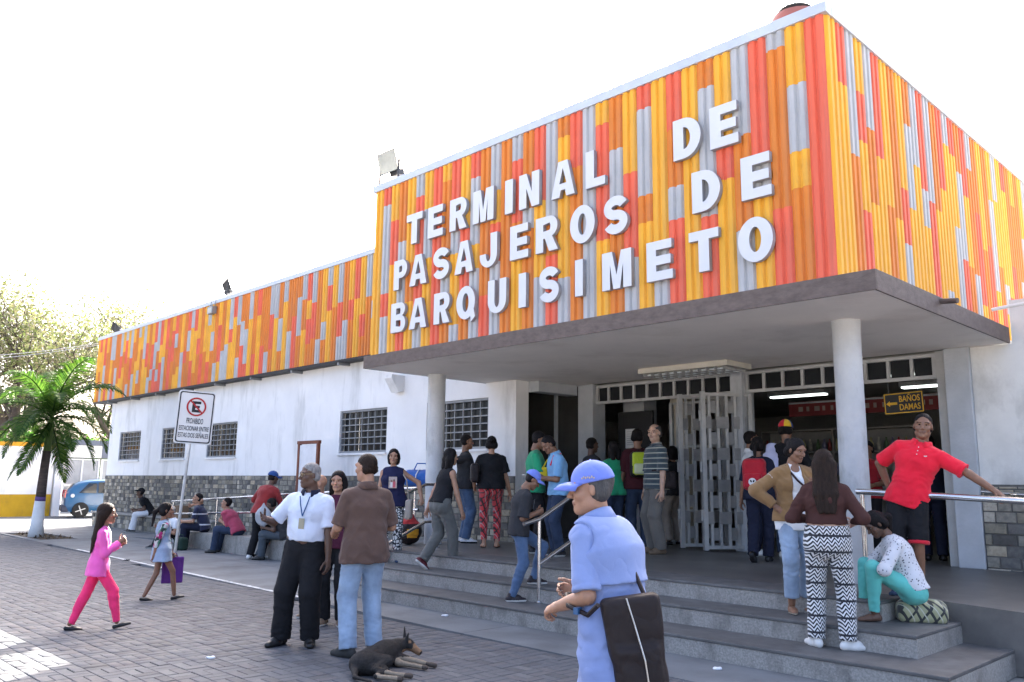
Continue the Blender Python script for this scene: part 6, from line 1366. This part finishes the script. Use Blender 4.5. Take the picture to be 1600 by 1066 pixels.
o = soft('travel_bag', (-.35, -.3, -.02), (.35, .3, .6), .013, sack, [BAGB, cloth('red panel', (.36, .02, .02)), cloth('amber panel', (.6, .28, .02))], (-11.30, 8.72, PZ), .4, 'black travel bag with red top and amber patch by the column', 'bag', mi=lambda c: np.where(c[:, 2] > .34, 1, np.where((c[:, 2] > .12) & (c[:, 2] < .26) & (c[:, 0] > .06) & (c[:, 1] < -.05), 2, 0)))
pb_ = ground(1442, 974, .36)
def pbag(f): f.rbox((0, 0, .07), (.21, .14, .085), .06); f.ell((-.06, .0, .13), (.13, .12, .09), .06); f.ell((.10, .03, .11), (.11, .11, .08), .06); f.wrinkle(.012, 24, 8); f.plane((0, 0, .0), (0, 0, -1))
o = soft('plaid_bag', (-.3, -.25, -.02), (.3, .25, .36), .009, pbag, pattern('olive check plastic', 'plaid', ((.30, .30, .17), (.03, .03, .028), (.45, .44, .34)), 8.5, .4), pb_+Vector((-.05, .12, 0)), .5, 'lumpy olive and black checked bag lying on the second step', 'bag')
def knot(f): f.seg((0, 0, 0), (.05, .03, .07), .03, .015, .02); f.seg((0, 0, 0), (-.06, .02, .06), .03, .015, .02)
f = Field((-.15, -.1, -.05), (.15, .12, .15), .008); knot(f); V, Q = f.mesh(); link('knot', mesh_from('knot', V, Q, [_mats['olive check plastic']], True), o, (-.04, .02, .20))
gq = at_y(424, 8.55); 
def gbag(f): f.ell((0, 0, -.17), (.17, .07, .19), .02); f.seg((0, 0, -.05), (0, 0, .08), .06, .02, .05); f.wrinkle(.010, 28, 12)
o = soft('plastic_bag', (-.28, -.16, -.42), (.28, .16, .16), .012, gbag, mat('grey plastic film', (.34, .35, .37), .35, var=.12, vs_=6), (gq.x, 8.42, 1.02), .6, 'grey plastic carrier bag hanging beside the seated charcoal-shirted man', 'bag')
def lbag(f): f.rbox((0, 0, .14), (.16, .10, .14), .05); f.wrinkle(.006, 26, 2)
for (x_, y_, m_, lb, rz_) in ((at_y(300, 8.4).x, 8.25, cloth('dark green canvas', (.02, .04, .03)), 'dark green bag on the ground between the seated men', .2), (-24.7, 10.32, BAGB, 'black bag on the ledge beside the man in white trousers', .1)):
    o = soft('travel_bag', (-.24, -.18, -.02), (.24, .18, .36), .014, lbag, m_, (x_, y_, 0 if y_ < 9 else .49), rz_, lb, 'bag'); MB().tube([(-.08, 0, .26), (-.05, 0, .34), (.05, 0, .34), (.08, 0, .26)], .010, 6).obj('handle', m_, o)
ct = empty('carton', (-23.9, 10.3, .49)); tag(ct, 'brown carton on the ledge by the black bag', 'box'); MB().box(-.2, .2, -.15, .15, 0, .34).obj('sides', mat('cardboard', (.20, .13, .08), .85, var=.12), ct); MB().box(-.2, .2, -.151, -.01, .341, .346).obj('flap', _mats['cardboard'], ct); MB().box(-.2, .2, .01, .151, .341, .346).obj('flap', _mats['cardboard'], ct)
bk = empty('bucket', (at_y(268, 8.9).x, 8.9, 0)); tag(bk, 'white bucket by the low end of the ramp kerb', 'bucket'); o = MB().lathe([(.12, 0), (.15, .30), (.16, .30), (.16, .33), (.14, .33)], (0, 0, 0), 20).obj('pail', WHITE_C, bk); autosmooth(o)
lt = ground(1589, 1046); f = Field((-.08, -.08, -.01), (.08, .08, .1), .006); f.seg((-.03, 0, .02), (.03, .01, .03), .022, .03, .02); f.wrinkle(.010, 60, 3); f.plane((0, 0, 0), (0, 0, -1)); V, Q = f.mesh(); o = link('crumpled_cup', mesh_from('crumpled_cup', V, Q, [WHITE_C], False)); o.location = lt; tag(o, 'crumpled white cup on the ground at the end of the steps', 'litter')
# shop shelves in the hall
sh = empty('shop_shelf', (-7.2, 15.6, PZ)); tag(sh, 'dim shop shelves with goods inside the hall', 'shelf'); M_SH = mat('shelf board', (.22, .2, .18), .7)
for x in (-1.5, 0, 1.5): MB().box(x-.02, x+.02, 0, .35, 0, 2.1).obj('upright', M_SH, sh)
for z in (.3, .75, 1.2, 1.65, 2.08): MB().box(-1.5, 1.5, -.01, .36, z, z+.03).obj('board', M_SH, sh)
MB().box(-1.5, 1.5, .36, .38, 0, 2.1).obj('back', M_INT, sh); BT = [mat('bottle %d' % k, c, .3, var=.05) for k, c in enumerate(((.4, .38, .33), (.30, .06, .05), (.10, .16, .08), (.45, .42, .2), (.2, .2, .3)))]
bms = [MB().lathe([(.04, 0), (.042, .14), (.018, .19), (.016, .24)], (0, 0, 0), 10).mesh('bottle', m_, True) for m_ in BT]
for z in (1.23, 1.68):
    for k in range(22):
        o = link('bottle', bms[(k*7+int(z*10)) % 5]); o.location = (-7.2-1.4+k*.13+random.uniform(-.02, .02), 15.72, PZ+z); tag(o, 'small bottle standing on the dim shop shelves', 'bottle', 'bottles on the shop shelves')
ban = empty('banner', (-6.4, 15.3, 3.02)); tag(ban, 'long red banner with pale marks hanging over the shop shelves', 'banner'); MB().box(-1.5, 1.5, -.01, .01, -.14, .14).obj('cloth', mat('banner red', (.17, .02, .02), .7, var=.1), ban); MB().box(-1.5, 1.5, -.012, -.011, .10, .135).obj('edge', M_GREYC, ban)
for k in range(16): MB().box(-1.3+k*.16, -1.3+k*.16+random.uniform(.05, .11), -.0125, -.0105, -.05, .04).obj('pale_mark', mat('banner mark', (.28, .22, .20), .7), ban)

# ------------------------------------------------------------------ the dog
dg_ = ground(592, 1043); db = math.atan2(dg_.y, dg_.x)-PI/2
f = Field((-.25, -.62, -.02), (.6, .5, .42), .0075)
f.seg((-.01, -.30, .10), (.0, -.12, .105), .105, .108, .05); f.seg((0, -.12, .105), (.0, .12, .115), .108, .12, .05); f.seg((0, .12, .115), (.05, .24, .155), .10, .068, .05)
f.seg((.05, .24, .155), (.10, .30, .165), .066, .058, .04); f.ell((.11, .31, .175), (.062, .058, .052), .02); f.seg((.14, .31, .162), (.245, .285, .105), .040, .025, .025); f.seg((.15, .31, .135), (.235, .285, .088), .026, .017, .02)
for a, b_ in (((.075, .345, .215), (.060, .365, .325)), ((.125, .27, .215), (.15, .255, .29))): f.seg(a, b_, .034, .008, .012, nrm(vec(.3, .2, 0)), .5)
for q, r in ((((.05, .13, .10), (.17, .17, .055), (.33, .15, .04), (.46, .12, .03)), (.062, .036, .020, .024)), (((.06, .10, .06), (.16, .06, .04), (.30, .05, .032), (.42, .02, .028)), (.05, .032, .019, .023)),
             (((.0, -.28, .12), (.17, -.20, .12), (.14, -.37, .075), (.33, -.34, .04), (.43, -.31, .03)), (.095, .052, .024, .018, .024)), (((.02, -.30, .07), (.19, -.30, .05), (.2, -.45, .04), (.40, -.43, .03)), (.075, .042, .020, .024))):
    for k in range(len(q)-1): f.seg(q[k], q[k+1], r[k], r[k+1], .018)
f.seg((-.02, -.40, .07), (.05, -.52, .035), .03, .018, .03); f.seg((.05, -.52, .035), (.22, -.58, .025), .018, .012, .02)
f.wrinkle(.0018, 55, 2); f.plane((0, 0, .0), (0, 0, -1)); V, Q = f.mesh(); c = V[Q].mean(1); mi = np.zeros(len(Q), int)
mi[((c[:, 0] > .22+.03*np.sin(c[:, 1]*60)) & (c[:, 2] < .075))] = 1; mi[(c[:, 0] > .13) & (c[:, 2] < .085) & (c[:, 1] < .22) & (c[:, 1] > -.16)] = 1; mi[(c[:, 0] > .185) & (c[:, 1] > .24) & (c[:, 2] > .08)] = 2; mi[(c[:, 0] > .11) & (c[:, 1] > .2) & (c[:, 2] < .135)] = 2
mi[(c[:, 0] > .385+.01*np.sin(c[:, 1]*90)) & (c[:, 2] < .08)] = 4; mi[np.linalg.norm(c-np.array((.155, .345, .20)), axis=1) < .016] = 2; mi[np.linalg.norm(c-np.array((.155, .275, .20)), axis=1) < .016] = 2; mi[np.linalg.norm(c-np.array((.262, .283, .10)), axis=1) < .018] = 3
FUR = [mat('black coat', (.018, .016, .015), .7, var=.5, vs_=60, bump=.5, bs=220, spec=.25, stretch=(1, .25, 1)), mat('cream fur', (.24, .19, .135), .8, var=.2, vs_=30, bump=.6, bs=140), mat('tan fur', (.20, .11, .055), .8, var=.25, vs_=30, bump=.6, bs=140), SHOE_B, mat('dark paw', (.06, .045, .035), .8, var=.3, vs_=40)]
dog = link('dog', mesh_from('dog', V, Q, FUR, True, mi)); dog.location = dg_; dog.rotation_euler = (0, 0, db-math.radians(26)); dog.scale = (1, 1, .86); tag(dog, 'black and tan dog lying on the pavers beside the man in brown', 'dog')

# scraps of paper trodden on the paving
for k, (px_, py_, sz, lb) in enumerate(((694, 963, .05, 'tiny white paper scrap on the concrete before the bottom step'), (328, 1029, .05, 'tiny white paper scrap on the pavers near the man with the lanyard'), (196, 876, .12, 'flattened dark rag lying on the worn white line'), (1120, 1046, .04, 'tiny white paper scrap below the right end of the steps'))):
    c = ground(px_, py_, .002); f = Field((-.12, -.12, -.01), (.12, .12, .05), .006); f.seg((-sz*.5, 0, .004), (sz*.5, sz*.3, .006), .012, .016, .01, (0, 1, 0), 1.8); f.wrinkle(.005, 70, k); f.plane((0, 0, 0), (0, 0, -1)); V, Q = f.mesh()
    o = link('paper_scrap' if k != 2 else 'rag', mesh_from('scrap', V, Q, [WHITE_C if k != 2 else CHAR], False)); o.location = c; tag(o, lb, 'litter')
